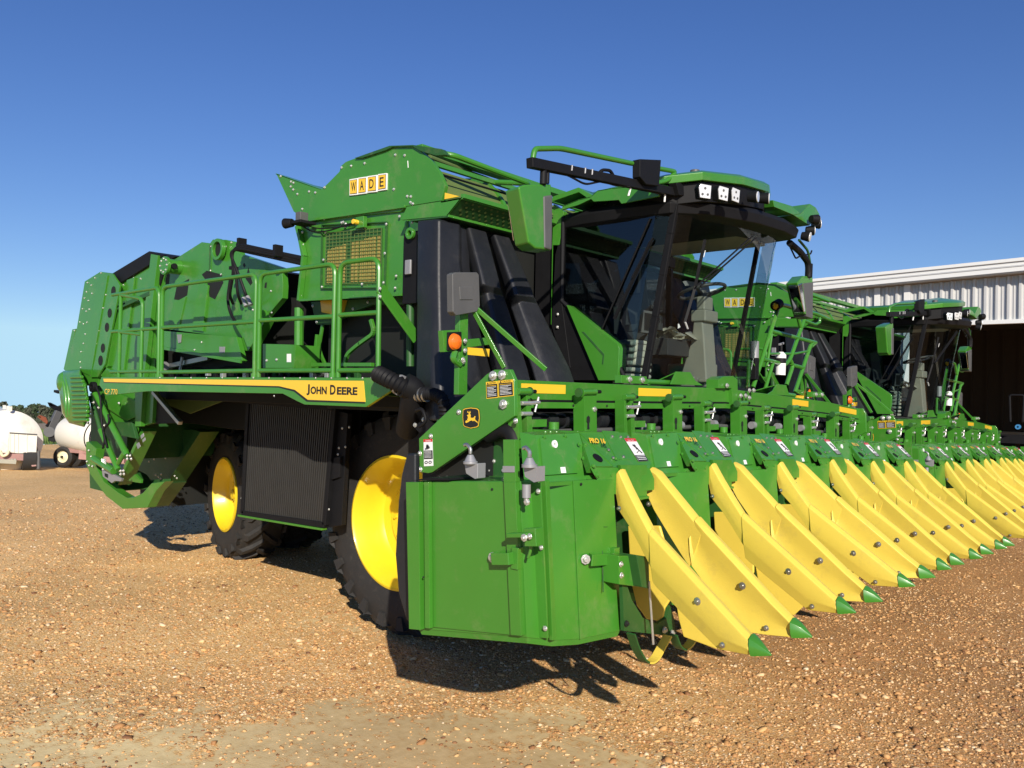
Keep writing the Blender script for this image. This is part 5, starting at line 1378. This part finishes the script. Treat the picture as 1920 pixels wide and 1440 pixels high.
    mb.bar(A(1183, 937, X=-2.36), A(1214, 932, X=-2.36), .02, .012, GREEN2)
    # skirt frame round the row opening
    mb.prism([A(u, v, X=-2.28) for u, v in ((1166, 1070), (1175, 1095), (1185, 1125), (1205, 1158), (1232, 1170), (1250, 1158), (1256, 1135), (1264, 1160), (1267, 1192), (1240, 1190), (1170, 1183))], (-.02, 0, 0), DGRN)
    bolts(mb, [(1245, 1181), (1259, 1187)], X=-2.27, r=.016); mb.bolt(A(1174, 1169, X=-2.275), (1, 0, 0), .014, DARK)
    U = build('row_unit', mb.shift(off), PK, .004)
    # yellow drum liner
    mb = MB()
    mb.prism([A(u, v, Y=3.99) for u, v in ((1180, 985), (1240, 985), (1262, 1060), (1262, 1120), (1249, 1140), (1246, 1156), (1236, 1163), (1215, 1160), (1197, 1135), (1186, 1090))], (0, -.02, 0), YEL)
    mb.prism([A(u, v, Y=4.02) for u, v in ((1262, 1080), (1290, 1090), (1372, 1190), (1345, 1216), (1284, 1193), (1275, 1160))], (0, -.02, 0), YEL)
    build('drum_liner', mb.shift(off), U, .008)
    # decals
    mb = MB()
    q_ = [HP(1169.4, 823.5, .005), HP(1189.5, 823.5, .005), HP(1214.5, 865.4, .005), HP(1196.5, 866.5, .005)]
    LL = lambda a, b, o=0: q_[0].lerp(q_[1], a).lerp(q_[3].lerp(q_[2], a), b) + n * o
    def RR(a0, b0, a1, b1, o, m): mb.prism([LL(a0, b0, o), LL(a1, b0, o), LL(a1, b1, o), LL(a0, b1, o)], tuple(n * .001), m)
    RR(0, 0, 1, 1, 0, WHITE); RR(0, 0, 1, .14, .001, RED); RR(0, .74, 1, 1, .001, BLACKD)
    for j in range(3): RR(.08, .78 + j * .07, .92, .80 + j * .07, .002, WHITE)
    uxx = (q_[1] - q_[0]).normalized(); uyy = (q_[0] - q_[3]).normalized()
    text_mesh(mb, 'DANGER', LL(.2, .12, .002), uxx, uyy, (q_[0] - q_[3]).length * .07, WHITE, width=(q_[1] - q_[0]).length * .6)
    mb.bar(LL(.35, .3, .002), LL(.6, .5, .002), .004, .012, BLACKD, up=n); mb.bar(LL(.6, .5, .002), LL(.8, .68, .002), .004, .008, BLACKD, up=n); mb.bar(LL(.55, .3, .002), LL(.5, .5, .002), .004, .008, BLACKD, up=n); mb.bar(LL(.3, .66, .002), LL(.65, .55, .002), .004, .008, BLACKD, up=n)
    build('warning_decal', mb.shift(off), U)
    mb = MB()
    a = HP(1104.5, 834.0, .013); b = HP(1134, 835.2, .013); up_v = (HP(1115, 826, 0) - HP(1118.5, 836, 0)).normalized()
    text_mesh(mb, 'PRO 16', a, (b - a), up_v, .050, DECY, width=(b - a).length, bold=.045)
    a = HP(1128, 840.5, .006); b = HP(1137, 841, .006)
    text_mesh(mb, 'HS', a, (b - a), up_v, .034, BLACKD, width=(b - a).length)
    build('lettering', mb.shift(off), U)
    # snouts
    def snout(T, B, dl, rear, front, tip, wid, bolts_, side):
        p0, nn = planar(T, B, dl, k)
        def M(u, v):
            p = AP(u, v, p0, nn); s_ = max(0, (p.x + 2.4) / .9); return p + V((0, dl * s_, 0))
        w = V((0, wid, 0))
        def skin(mb_, stations, prof, m, o=0, ws=None, cap=True):
            """stations: (top, bottom) picture points; prof: (share of the way down, outward bulge)"""
            rings = []
            for i_, (t_, b_) in enumerate(stations):
                T_, B_ = M(*t_) + V((0, o, 0)), M(*b_) + V((0, o, 0)); ww = w * (1 if ws is None else ws[i_]); cy = (w - ww) * .5
                sc_ = 1 if ws is None else ws[i_]
                r_ = [T_.lerp(B_, f) + V((0, -g * sc_, 0)) + cy for f, g in prof]
                r_ += [B_ + cy + ww + V((0, 0, .004)), T_.lerp(B_, .25) + cy + ww + V((0, .012 * sc_, 0)), T_ + cy + ww * .8 + V((0, 0, .010 * sc_)), T_ + cy + ww * .4 + V((0, 0, .014 * sc_))]
                rings.append(r_)
            mb_.loft(rings, m, cap=cap)
        pf = ((.03, .0), (.12, .003), (.35, .006), (.62, .010), (.70, .007), (1.0, -.003)) if side == 0 else ((.03, .0), (.12, -.002), (.35, -.010), (.60, -.015), (.82, -.008), (1.0, .002))
        m1 = MB(); skin(m1, rear, [(f, g * .4) for f, g in pf], YEL, o=.003)
        s1 = build('snout', m1.shift(off), U, .004, 2, smooth=42)
        m2 = MB(); skin(m2, front, pf, YEL)
        s2 = build('snout_front', m2.shift(off), U, .004, 2, smooth=42)
        m3 = MB(); skin(m3, tip, ((.03, .004), (.3, .010), (.7, .012), (1.0, .004)), GREEN, ws=(.98, .85, .5, .10))
        s3 = build('snout_tip', m3.shift(off), U, .003, 2, smooth=60)
        for u, v, r in bolts_:
            m4 = MB(); q_ = M(u, v) + V((0, -.006, 0)); m4.lathe(q_ + V((0, -.001, 0)), -nn if nn.y > 0 else nn, [(.001, .014), (r * .55, .014), (r * .6, .004), (r * 1.25, .002), (r * 1.25, 0)], STEEL, 16)
            build('snout_bolt', m4.shift(off), U)
    snout((-2.4, 3.655), (-1.5, 3.475), DL[k],
          [((1159, 883), (1154, 890)), ((1164, 894), (1152.5, 920)), ((1176, 920), (1159, 957)), ((1196, 960), (1182, 992)), ((1217, 1000), (1200, 1026)), ((1238, 1026), (1219, 1064))],
          [((1216, 997), (1223, 1092)), ((1222, 1003), (1229, 1100)), ((1262, 1047), (1264, 1136)), ((1305, 1094), (1305, 1177)), ((1350, 1143), (1346, 1218)), ((1390, 1187), (1393, 1227)), ((1403, 1200), (1406, 1229))],
          [((1404, 1197), (1407, 1230)), ((1410, 1201), (1412, 1231)), ((1424, 1214), (1426, 1232)), ((1439, 1230), (1440, 1233))], .075,
          [(1162.5, 953, .011), (1309, 1127, .015), (1356, 1209, .011)], 0)
    snout((-2.4, 4.0), (-1.5, 3.955), DR[k],
          [((1216, 881), (1210, 886)), ((1230, 889), (1212, 927)), ((1250, 914), (1226, 957)), ((1276, 946), (1258, 1010)), ((1302, 978), (1280, 1045)), ((1316, 996), (1292, 1062))],
          [((1302, 974), (1292, 1008)), ((1306, 978), (1293, 1036)), ((1322, 996), (1297, 1062)), ((1352, 1028), (1340, 1120)), ((1400, 1080), (1403, 1186)), ((1445, 1130), (1440, 1191)), ((1474, 1160), (1474, 1194)), ((1482, 1169), (1483, 1195))],
          [((1481, 1166), (1484, 1196)), ((1488, 1170), (1489, 1197)), ((1500, 1179), (1502, 1198)), ((1516, 1196), (1517, 1199))], .085,
          [(1217, 945, .011), (1393, 1098, .015), (1438, 1177, .011)], 1)
    # skid shoes
    mb = MB()
    for pts in (((1183, 1188), (1192, 1216), (1205, 1238), (1216, 1243), (1228, 1236), (1252, 1192)), ((1262, 1190), (1270, 1212), (1280, 1218), (1290, 1212), (1304, 1192))):
        P = rnd([A(u, v, X=-2.25) for u, v in pts], .04, 3)
        h = len(P) // 2
        for i in range(len(P) - 1): mb.bar(P[i], P[i + 1], .05, .010, DGRN if i < h else YEL, up=(0, 1, 0) if False else (P[i + 1] - P[i]).cross(V((1, 0, 0))))
    mb.cyl(A(1217, 1090, X=-2.2), A(1225, 1208, X=-2.2), .006, BOLT, 8)
    build('skid_shoe', mb.shift(off), U)
    return U
UNITS = [unit(k) for k in range(6)]
# green guard box beside the first row opening only
mb = MB()
f4 = [A(*c11(*p), X=-2.25) for p in ((208, 695), (320, 690), (355, 895), (210, 878))]
mb.prism(f4, (-.1, 0, 0), GREEN)
g4 = [A(*c11(*p), X=-2.2) for p in ((320, 690), (400, 700), (405, 905), (355, 895))]
mb.prism(g4, (-.1, 0, 0), DGRN)
bolts(mb, [c11(217, 746), c11(220, 818)], X=-2.25, r=.014)
build('corner_guard', mb, UNITS[0], .004)

# moisture sensors on the near casing
for (x, y) in ((487, 0), (867, 20)):
    mb = MB(); Y = 3.0 if x < 600 else 2.93
    P = lambda u, v: A(*c6(u, v), Y=Y)
    mb.cyl(P(x, 728 + y), P(x, 775 + y), .014, SILV, 16, r2=.032)
    f = [P(x - 40, 795 + y - 8), P(x + 47, 793 + y - 8), P(x + 45, 890 + y - 8), P(x + 28, 895 + y - 8), P(x - 30, 858 + y - 8)]
    mb.prism(f, (0, .06, 0), SILV)
    mb.cyl(P(x, 770 + y), P(x, 790 + y), .036, SILV, 16)
    mb.tube(rnd([P(x, 725 + y), P(x + 2, 690 + y), P(x - 25, 660 + y), P(x - 40, 670 + y)], .04), .010, STEEL, 8)
    if x > 600:
        mb.cyl(P(x - 20, 920), P(x - 20, 1005), .02, SILV, 12); mb.cyl(P(x - 20, 985), P(x - 20, 1020), .012, STEEL, 10)
        mb.bolt(P(x - 14, 1032), (0, -1, 0), .014, BOLT)
    build('moisture_sensor', mb, PK, .004)

# lamp posts with rear view mirrors
def lamp_post(mirror):
    X = -3.4; P = lambda x, y, XX=X: A(*c2(x, y), X=XX); dz = V((0, 0, -.22 if mirror else 0))
    def B(name, mb, par, bev=0, seg=2):
        if mirror: mb = mb.mirrored(YC).shift(dz)
        return build(name, mb, par, bev, seg)
    mb = MB()
    mb.prism([P(1225, 1060), P(1275, 1050), P(1268, 1600), P(1215, 1600)], (-.04, 0, 0), GREEN)
    mb.bar(P(1280, 1050), P(1490, 1440, -3.2), .03, .012, GREEN, up=(0, -1, 0))
    mb.bar(P(1285, 1050), P(1740, 1450, -3.0), .03, .012, GREEN, up=(0, -1, 0))
    mb.prism([P(1215, 985), P(1235, 975), P(1245, 1040), P(1220, 1035)], (.05, 0, 0), GREEN)
    for p in ((1228, 990), (1253, 1278), (1253, 1336), (1240, 1390), (1243, 1400)): mb.bolt(P(*p, -3.38), (1, 0, 0), .014, BOLT)
    mb.box(P(1235, 1110, -3.42), P(1247, 1040, -3.38), BLK)
    mb.prism([P(1268, 1268), P(1378, 1258), P(1405, 1300), P(1268, 1318)], (-.02, 0, 0), GREEN)
    post = B('lamp_post', mb, PK, .003)
    mb = MB(); mb.prism([P(1268, 1316), P(1402, 1326), P(1398, 1372), P(1268, 1360)], (-.018, 0, 0), DECY); B('reflector', mb, post)
    mb = MB()
    mb.prism([P(1120, 1215), P(1215, 1210), P(1225, 1335), P(1130, 1345)], (-.04, 0, 0), GREEN)
    mb.prism([P(1152, 1225, -3.39), P(1235, 1222, -3.39), P(1235, 1338, -3.39), P(1150, 1335, -3.39)], (-.03, 0, 0), BLK)
    B('lamp_bracket', mb, post, .003)
    mb = MB(); c = P(1191, 1283, -3.385); r = (P(1191, 1232, -3.385) - c).length
    mb.lathe(c, (1, 0, 0), [(.001, .03), (r * .5, .028), (r * .85, .018), (r, 0)], AMBER, 28)
    B('amber_lamp', mb, post)
    mb = MB()
    q_ = [P(1142, 880), P(1160, 870), P(1290, 870), P(1302, 885), P(1308, 1070), P(1290, 1105), P(1165, 1128), P(1145, 1105)]
    mb.prism([p + V((.05, 0, 0)) for p in q_], (-.05, 0, 0), GREY)
    mb.prism([p + V((.055, 0, 0)) for p in (P(1180, 955), P(1262, 955), P(1262, 1035), P(1185, 1035))], (-.01, 0, 0), GREY)
    mi = B('rear_mirror', mb, post, .018, 3)
    mb = MB(); cc = sum(q_, V((0, 0, 0))) / 8; mb.prism([cc + (p - cc) * .9 + V((-.004, 0, 0)) for p in q_], (.002, 0, 0), MIRR); B('mirror_glass', mb, mi)
    mb = MB(); mb.tube(rnd([P(1195, 1340), P(1180, 1385), P(1225, 1420)], .06), .02, GREEN, 8); mb.cyl(P(1225, 1395), P(1232, 1415), .02, BOLT); B('lamp_arm', mb, post)
lamp_post(False); lamp_post(True)

# access ladder on the far side with a fire extinguisher
def c4(x, y): return (1340 + x / 6.546, 560 + y / 6.546)
mb = MB(); YL = 7.62
P = lambda x, y, Y=YL: A(*c4(x, y), X=-3.35)
T_ = lambda *pts, r=.021: mb.tube(rnd([P(*p) for p in pts], .05), r, GREEN, 10)
T_((470, 1090), (790, 75), (880, 85), (1000, 130), (1060, 370))
T_((700, 400), (1240, 540), (1180, 590)); T_((600, 745), (870, 810), (925, 745), (1130, 165), (1230, 180), (1400, 255))
T_((1240, 540), (1180, 560), (985, 1150)); T_((940, 790), (955, 815), (1090, 850)); T_((610, 1140), (715, 790), r=.018); T_((925, 745), (960, 820), (880, 1060))
T_((1090, 265), (1240, 320), (1290, 290), (1290, 230), r=.016); T_((640, 830), (700, 430), r=.014)
mb.cyl(P(740, 90), P(790, 60), .05, BLK, 14); mb.bolt(P(745, 90), (1, -.5, 0), .03, DECY)
mb.tube([P(405, 1080), P(420, 750)], .018, GREEN); mb.bar(P(430, 770), P(600, 1030), .05, .012, GREEN, up=(0, -1, 0))
T_((660, 675), (980, 675), (1160, 640), r=.012)
build('access_ladder', mb, PK)
mb = MB()
a, b = P(805, 940), P(815, 690); mb.cyl(a, b, .050, WHITE, 20); mb.cyl(b, b + V((0, 0, .03)), .050, WHITE, 20, r2=.02); mb.cyl(b + V((0, 0, .03)), b + V((0, 0, .12)), .015, BLK, 10)
mb.cyl(a + V((0, 0, .12)), a + V((0, 0, .17)), .053, BLK, 20); mb.bar(b + V((0, -.05, .10)), b + V((0, .05, .12)), .02, .02, SILV)
build('fire_extinguisher', mb, PK, .003)
mb = MB(); p = P(490, 600); mb.cyl(p + V((0, 0, -.1)), p + V((0, 0, .06)), .04, SILV, 16); mb.box(p + V((-.03, -.04, -.3)), p + V((.03, .04, -.1)), BLK)
build('filter_bowl', mb, PK, .003)
# ================================================================ second machine: a full copy of the first
P2 = copy_tree(PK)
P2.location = (PK.location.x, PK.location.y + 6.75, -.28)
P2['label'] = 'second green cotton picker, farther back beside the nearest one and in front of the shed'

# ================================================================ metal shed
SIDE = mat('shed_siding', (.52, .52, .51), .42, metal=.15, noise=.06, nscale=.7)
TRIM = mat('shed_trim', (.70, .70, .68), .45)
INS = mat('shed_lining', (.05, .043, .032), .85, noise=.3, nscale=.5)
YW = 21.0
SH = empty('metal_shed', (2, YW, -.5), 'long white ribbed metal shed with a dark open front, behind the farther cotton picker', 'shed')
def W(u, v, Y=YW): return A(u, v, Y=Y)
e0 = W(1500, 531.5); e1 = W(1920, 489.5)
slope = (e1.z - e0.z) / (e1.x - e0.x)
def eave(x): return e1.z + slope * (x - e1.x)
jx = W(1700, 602).x                                     # left jamb of the opening
hz = W(1890, 601).z                                     # head of the opening
xl, xr = W(1380, 560).x - 9, e1.x + 14
rib = .225
mb = MB()
def siding(x0, x1, zb, zt, y):
    x = x0; pts = []
    while x < x1:
        for dx, d in ((0, 0), (.030, -.055), (.075, -.055), (.105, 0), (.14, 0), (.146, -.012), (.158, -.012), (.165, 0)):
            if x + dx <= x1: pts.append((x + dx, d))
        x += rib
    lo = [V((a, y + d, zb if not callable(zb) else zb(a))) for a, d in pts]; hi = [V((a, y + d, zt(a))) for a, d in pts]
    mb.loft([lo, hi], SIDE, cap=False, closed=False)
siding(xl, jx, -1.4, lambda a: eave(a) - .30, YW)
siding(jx + .02, xr, hz, lambda a: eave(a) - .30, YW)
WALL = build('siding', mb, SH, smooth=20)
mb = MB()
ov = .38
def strip(y0, y1, dz0, dz1, m, x0=xl - .4, x1=xr):
    P = [V((x0, y0, eave(x0) + dz0)), V((x1, y0, eave(x1) + dz0)), V((x1, y0, eave(x1) + dz1)), V((x0, y0, eave(x0) + dz1))]
    mb.prism(P, (0, y1 - y0, 0), m)
strip(YW - ov, YW - ov + .03, -.26, -.02, TRIM); strip(YW - ov - .04, YW - ov + .12, -.05, .02, TRIM); strip(YW - ov + .03, YW + .02, -.28, -.25, SIDE)
strip(YW - .02, YW + 14, -.24, .0, SIDE)
strip(YW - ov - .015, YW - ov, -.16, -.13, SIDE)
build('roof_edge', mb, SH)
mb = MB()
xp = W(1645, 560).x
for x in (xp, jx): mb.box((x - .05, YW - .07, -1.4 if x == jx else -1.0), (x + .08, YW - .045, eave(x) - .3), TRIM)
mb.box((jx, YW - .07, hz - .07), (xr, YW + .1, hz + .02), TRIM)
build('trim', mb, SH)
mb = MB()
yb = YW + 13
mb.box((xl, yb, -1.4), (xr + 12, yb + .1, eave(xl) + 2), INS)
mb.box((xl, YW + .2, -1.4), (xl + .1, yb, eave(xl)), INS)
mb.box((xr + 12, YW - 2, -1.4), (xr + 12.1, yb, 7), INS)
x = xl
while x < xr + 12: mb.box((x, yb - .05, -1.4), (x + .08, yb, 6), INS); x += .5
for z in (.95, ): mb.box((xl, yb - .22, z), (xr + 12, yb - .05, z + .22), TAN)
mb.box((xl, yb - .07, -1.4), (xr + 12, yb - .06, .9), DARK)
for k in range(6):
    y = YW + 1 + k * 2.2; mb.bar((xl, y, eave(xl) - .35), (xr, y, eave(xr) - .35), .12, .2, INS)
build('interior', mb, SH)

# implement stored in the shed
IM = empty('field_cultivator', (jx + 1.5, YW + 2.0, -.6), 'dark implement with a blue hydraulic valve standing in the mouth of the metal shed', 'implement')
mb = MB(); c = W(1905, 800, YW - 1.2)
mb.box(c + V((-2.4, .1, -.35)), c + V((3, .35, -.2)), BLK); mb.box(c + V((-2.4, .9, -.35)), c + V((3, 1.1, -.2)), BLK)
for k in range(6): mb.box(c + V((-2.2 + k * .9, .1, -.33)), c + V((-2.1 + k * .9, 1.1, -.22)), BLK)
for k in range(9): mb.tube(rnd([c + V((-2.2 + k * .55, .2, -.3)), c + V((-2.3 + k * .55, .5, -.9)), c + V((-2.1 + k * .55, .1, -1.2))], .2), .04, BLK, 8)
build('frame', mb, IM)
mb = MB(); BLUE = mat('blue_paint', (.05, .22, .45), .4)
mb.lathe(c + V((0, 0, -.15)), (0, 0, 1), [(.02, 0), (.07, .02), (.07, .10), (.04, .13), (.04, .24), (.02, .26)], BLUE, 16)
mb.lathe(c + V((.06, -.1, .0)), (0, -1, 0), [(.02, 0), (.05, 0), (.05, .08), (.02, .08)], BLUE, 16)
build('valve', mb, IM)
mb = MB()
mb.tube(rnd([c + V((-.1, 0, .1)), c + V((-.12, 0, .65)), c + V((.14, 0, .65)), c + V((.12, 0, .1))], .05), .02, BLK)
build('guard_hoop', mb, IM)

# ================================================================ tank trailers on the left
TW = mat('tank_white', (.70, .68, .60), .45, noise=.06, nscale=1.5, dirt=(.35, .22, .12, .5))
PINK = mat('faded_red_frame', (.36, .20, .18), .6, noise=.2, nscale=4, dirt=(.5, .4, .35, .5))
CREAM = mat('cream_rim', (.66, .62, .42), .5, noise=.1)
def small_wheel(c, r, w, ax, par, rim=CREAM):
    mb = MB(); ax = V(ax)
    mb.lathe(c, ax, [(r * .58, 0), (r * .8, .03), (r, -.01), (r * 1.01, -w * .5), (r, -w), (r * .58, -w)], RUB, 32, close=True)
    t = build('wheel', mb, par, smooth=40)
    mb = MB(); mb.lathe(c, ax, [(r * .6, .0), (r * .5, -.05), (r * .2, -.03), (.001, .02)], rim, 24); mb.cyl(V(c), V(c) + ax * .05, r * .1, BLK, 8)
    build('rim', mb, t)
Z0 = float(ground_z(-23, 8))
T1 = empty('tank_trailer', tuple(A(20, 872, Z=Z0)), 'big round white tank on a faded red trailer with a white box', 'trailer')
ct = A(14, 829, X=-23.2)
mb = MB(); rT = .80
prof = [(.001, .12), (rT * .5, .09), (rT * .85, .03), (rT, -.06), (rT, -2.6), (rT * .8, -2.72), (.001, -2.8)]
axd = V((.975, -.22, 0)).normalized()
mb.lathe(ct, axd, prof, TW, 48); 
for dx in (-.35, .0, .5): p = ct - axd * (.5 + dx * 1.6) + V((0, 0, rT - .02)); mb.box(p, p + V((.06, .06, .12)), TW)
build('tank', mb, T1, smooth=50)
side = V((.22, .975, 0))
mb = MB()
def Q1(u, v, o=0): return AP(u, v, ct + axd * (.35 + o), axd)
mb.prism([Q1(18, 811), Q1(42, 813), Q1(70, 815), Q1(68, 850), Q1(33, 850), Q1(16, 848)], tuple(-axd * .25), TW)
for u in (33.5, 18, 26, 50): mb.bar(Q1(u, 814, .01), Q1(u, 849, .01), .01, .02, TW)
mb.bar(Q1(18, 811.5, .01), Q1(70, 815, .01), .02, .03, GREY)
build('box', mb, T1, .01)
mb = MB()
mb.prism([Q1(-30, 848), Q1(54, 852), Q1(70, 848), Q1(68, 862), Q1(52, 864), Q1(-30, 860)], tuple(-axd * .2), PINK)
mb.prism([Q1(55, 848), Q1(70, 848), Q1(68, 874), Q1(60, 875), Q1(56, 866)], tuple(-axd * .5), PINK)
mb.bar(Q1(-30, 863), Q1(30, 866), .1, .1, TAN); mb.bar(Q1(-10, 856, -1), Q1(60, 856, -1), .3, .25, BLK)
for u in (20, 26): mb.prism([Q1(u, 860, .02), Q1(u + 4, 860, .02), Q1(u + 4, 868, .02), Q1(u, 868, .02)], tuple(-axd * .02), TAN)
mb.cyl(Q1(72.5, 845), Q1(72, 879), .04, GREY, 8)
mb.tube(rnd([Q1(0, 845, .1), Q1(5, 856, .1), Q1(14, 852, .1), Q1(16, 845, .1)], .3), .035, CREAM)
build('frame', mb, T1, .006)
small_wheel(Q1(66, 858, -.3) , .34, .3, side, T1, BLK); small_wheel(Q1(-40, 858, -.3), .34, .3, -side, T1, BLK)
T2 = empty('tank_trailer', tuple(A(140, 872, Z=Z0)), 'small white tank trailer with twin cream rimmed wheels behind the cotton picker tail', 'trailer')
a = A(131, 812, X=-24.0); b = A(195, 820, X=-22.6)
mb = MB(); ax2 = (b - a).normalized(); L2 = (b - a).length
mb.lathe(a, ax2, [(.001, -.14), (.25, -.12), (.42, -.04), (.46, .05), (.46, L2), (.42, L2 + .08), (.25, L2 + .15), (.001, L2 + .17)], TW, 40)
for h in (.9, 1.05): mb.lathe(a, ax2, [(.462, L2 * h - .02), (.475, L2 * h - .02), (.475, L2 * h + .01), (.462, L2 * h + .01)], BLK, 40, close=True)
build('tank', mb, T2, smooth=50)
mb = MB(); mb.bar(A(125, 842, X=-24), A(200, 848, X=-22.6), .5, .12, PINK); mb.bar(A(150, 852, X=-23.2), A(235, 860, X=-22.2), .12, .25, PINK)
mb.cyl(A(137, 835, X=-23.8), A(137, 845, X=-23.8), .06, TW)
build('frame', mb, T2, .01)
for u, v in ((117, 856.5), (135, 857)):
    c = A(u, v, X=-23.7); small_wheel(c, .275, .34, V((.55, -.83, 0)), T2)

# folded planter with raised row arms
PL = empty('folded_planter', tuple(A(110, 830, X=-27)), 'grey folded planter with rust red discs raised, behind the small tank trailer', 'implement')
RUST = mat('rusty_orange', (.25, .07, .03), .7, noise=.4, nscale=8)
mb = MB(); X = -27.0; P = lambda x, y, XX=X: A(x / 8, 740 + y / 8, X=XX)
mb.bar(P(740, 560), P(880, 250), .16, .2, GREY); mb.bar(P(700, 480), P(900, 300), .08, .1, BLK); mb.bar(P(840, 515), P(1040, 515), .1, .08, GREY); mb.bar(P(840, 550), P(1100, 550), .14, .05, TAN)
mb.bar(P(780, 640), P(1040, 640), .3, .2, BLK); mb.bar(P(960, 560), P(970, 690), .15, .15, GREY)
mb.cyl(P(740, 560, X + .2), P(745, 562, X - .2), .16, GREY, 14); mb.cyl(P(800, 640, X + .2), P(805, 640, X - .2), .14, BLK, 14)
build('frame', mb, PL, .01)
def Dd(pts, m, nm):
    mb = MB(); mb.prism([P(*p) for p in pts], (-.12, .05, 0), m); build(nm, mb, PL, .01)
Dd(((555, 330), (600, 305), (690, 340), (720, 400), (705, 445), (640, 400)), RUST, 'disc_arm'); Dd(((550, 325), (610, 320), (620, 360)), BLK, 'disc_arm')
Dd(((710, 115), (760, 120), (860, 170), (935, 180), (935, 230), (880, 330), (840, 240), (740, 180)), BLK, 'disc_arm'); Dd(((715, 120), (770, 135), (850, 190), (760, 170)), RUST, 'disc_arm')

# ================================================================ tree line and verge
LEAF = mat('far_leaves', (.055, .085, .038), .9, noise=.4, nscale=.35)
LEAF2 = mat('far_leaves_grey', (.085, .095, .060), .9, noise=.4, nscale=.35)
BARK = mat('bark', (.16, .14, .11), .9, noise=.3, nscale=2)
def tree(p, h, w, kind, label):
    t = empty('tree', tuple(p), label, 'tree', 'trees on the far side of the field')
    mb = MB(); p = V(p); rs = random.Random(int(p.y * 10) + kind)
    mb.cyl(p + V((0, 0, -.5)), p + V((0, 0, h * .6)), h * .035, BARK, 8, r2=h * .018)
    for k in range(5):
        a = rs.random() * 6.28; q_ = p + V((0, 0, h * (.25 + .08 * k))); mb.cyl(q_, q_ + V((math.cos(a) * w * .3, math.sin(a) * w * .3, h * .25)), h * .012, BARK, 6, r2=h * .005)
    build('trunk', mb, t)
    mb = MB(); m = LEAF if kind % 3 else LEAF2
    cl = []
    for k in range(20):
        a = rs.random() * 6.28; r = rs.random() ** .6 * w * .42; z = h * (.30 + .62 * rs.random()); sh = 1 - abs(z / h - .55) * 1.1
        cl.append((p + V((math.cos(a) * r * sh, math.sin(a) * r * sh, z)), rs.uniform(.13, .24) * w))
    cl.append((p + V((0, 0, h * .85)), w * .2))
    for c_, r in cl:
        for j in range(90):
            d = V((rs.gauss(0, 1), rs.gauss(0, 1), rs.gauss(0, .8))).normalized() * r * rs.uniform(.6, 1.12)
            q_ = c_ + d; s_ = h * rs.uniform(.03, .075); u_ = V((rs.gauss(0, 1), rs.gauss(0, 1), rs.gauss(0, 1))).normalized(); v_ = u_.orthogonal().normalized()
            mb.add([q_ - u_ * s_ - v_ * s_ * .6, q_ + u_ * s_, q_ + v_ * s_ * 1.3 - u_ * s_ * .4], [[0, 1, 2]], m)
    build('crown', mb, t, smooth=10)
rs = random.Random(4)
XT = -430
fixed = [(8, 753, 13), (25, 760, 16), (40, 758, 13), (52, 763, 13), (60, 757, 16), (70, 756, 17), (82, 758, 17), (94, 764, 13), (-8, 758, 16), (-22, 757, 15), (104, 762, 15), (116, 760, 15), (130, 758, 16), (146, 760, 15), (162, 759, 16), (178, 757, 15), (194, 759, 16), (-38, 757, 16), (33, 765, 12), (210, 760, 17), (46, 765, 12), (16, 763, 12)]
KL = ['dark round headed tree', 'olive green broad tree', 'grey green thin topped tree']
for i, (u, v, wpx) in enumerate(fixed):
    xx = XT - 12 * (i % 3)
    top = A(u, v, X=xx); g = V((top.x, top.y, float(ground_z(xx, top.y)))); h = max(3, top.z - g.z)
    W_ = wpx / 1564 * (top.length) * 1.0
    o_ = sorted(fixed, key=lambda q: q[0]).index((u, v, wpx))
    where = 'behind the nearest machine' if u > 130 else ('beyond the left edge' if u < 0 else '')
    tree(g, h, W_, i, '%s in the far tree line, %s' % (KL[i % 3], ('number %d from the left' % (o_ - 2)) if 0 <= u <= 130 else where))
# low brush that closes the foot of the tree line, and the verge grass
def tufts(name, label, n, xr_, yr_, hh, m, cat, sz):
    rs = np.random.RandomState(9); mb = MB()
    xs = rs.uniform(xr_[0], xr_[1], n); ys = rs.uniform(yr_[0], yr_[1], n); zs_ = ground_z(xs, ys)
    for x, y, z in zip(xs, ys, zs_):
        h = hh * rs.uniform(.5, 1.2); a = rs.rand() * 6.28; w = sz * rs.uniform(.5, 1.3); dx, dy = math.cos(a) * w, math.sin(a) * w
        lx, ly = rs.uniform(-.3, .3, 2) * h
        mb.add([(x - dx, y - dy, z - .02), (x + dx, y + dy, z - .02), (x + lx, y + ly, z + h)], [[0, 1, 2]], m)
    o = build(name, mb, None); tag(o, label, cat, kind='stuff'); return o
ORG = V((0, 0, 0))
tufts('brush', 'low scrub along the foot of the far tree line', 9000, (-445, -415), (0, 175), 4.5, LEAF2, 'scrub', 1.6)
tufts('verge_grass', 'rough green grass growing between the gravel yard and the field', 16000, (-57, -37.2), (6, 40), .35, GRASSM, 'grass', .05)
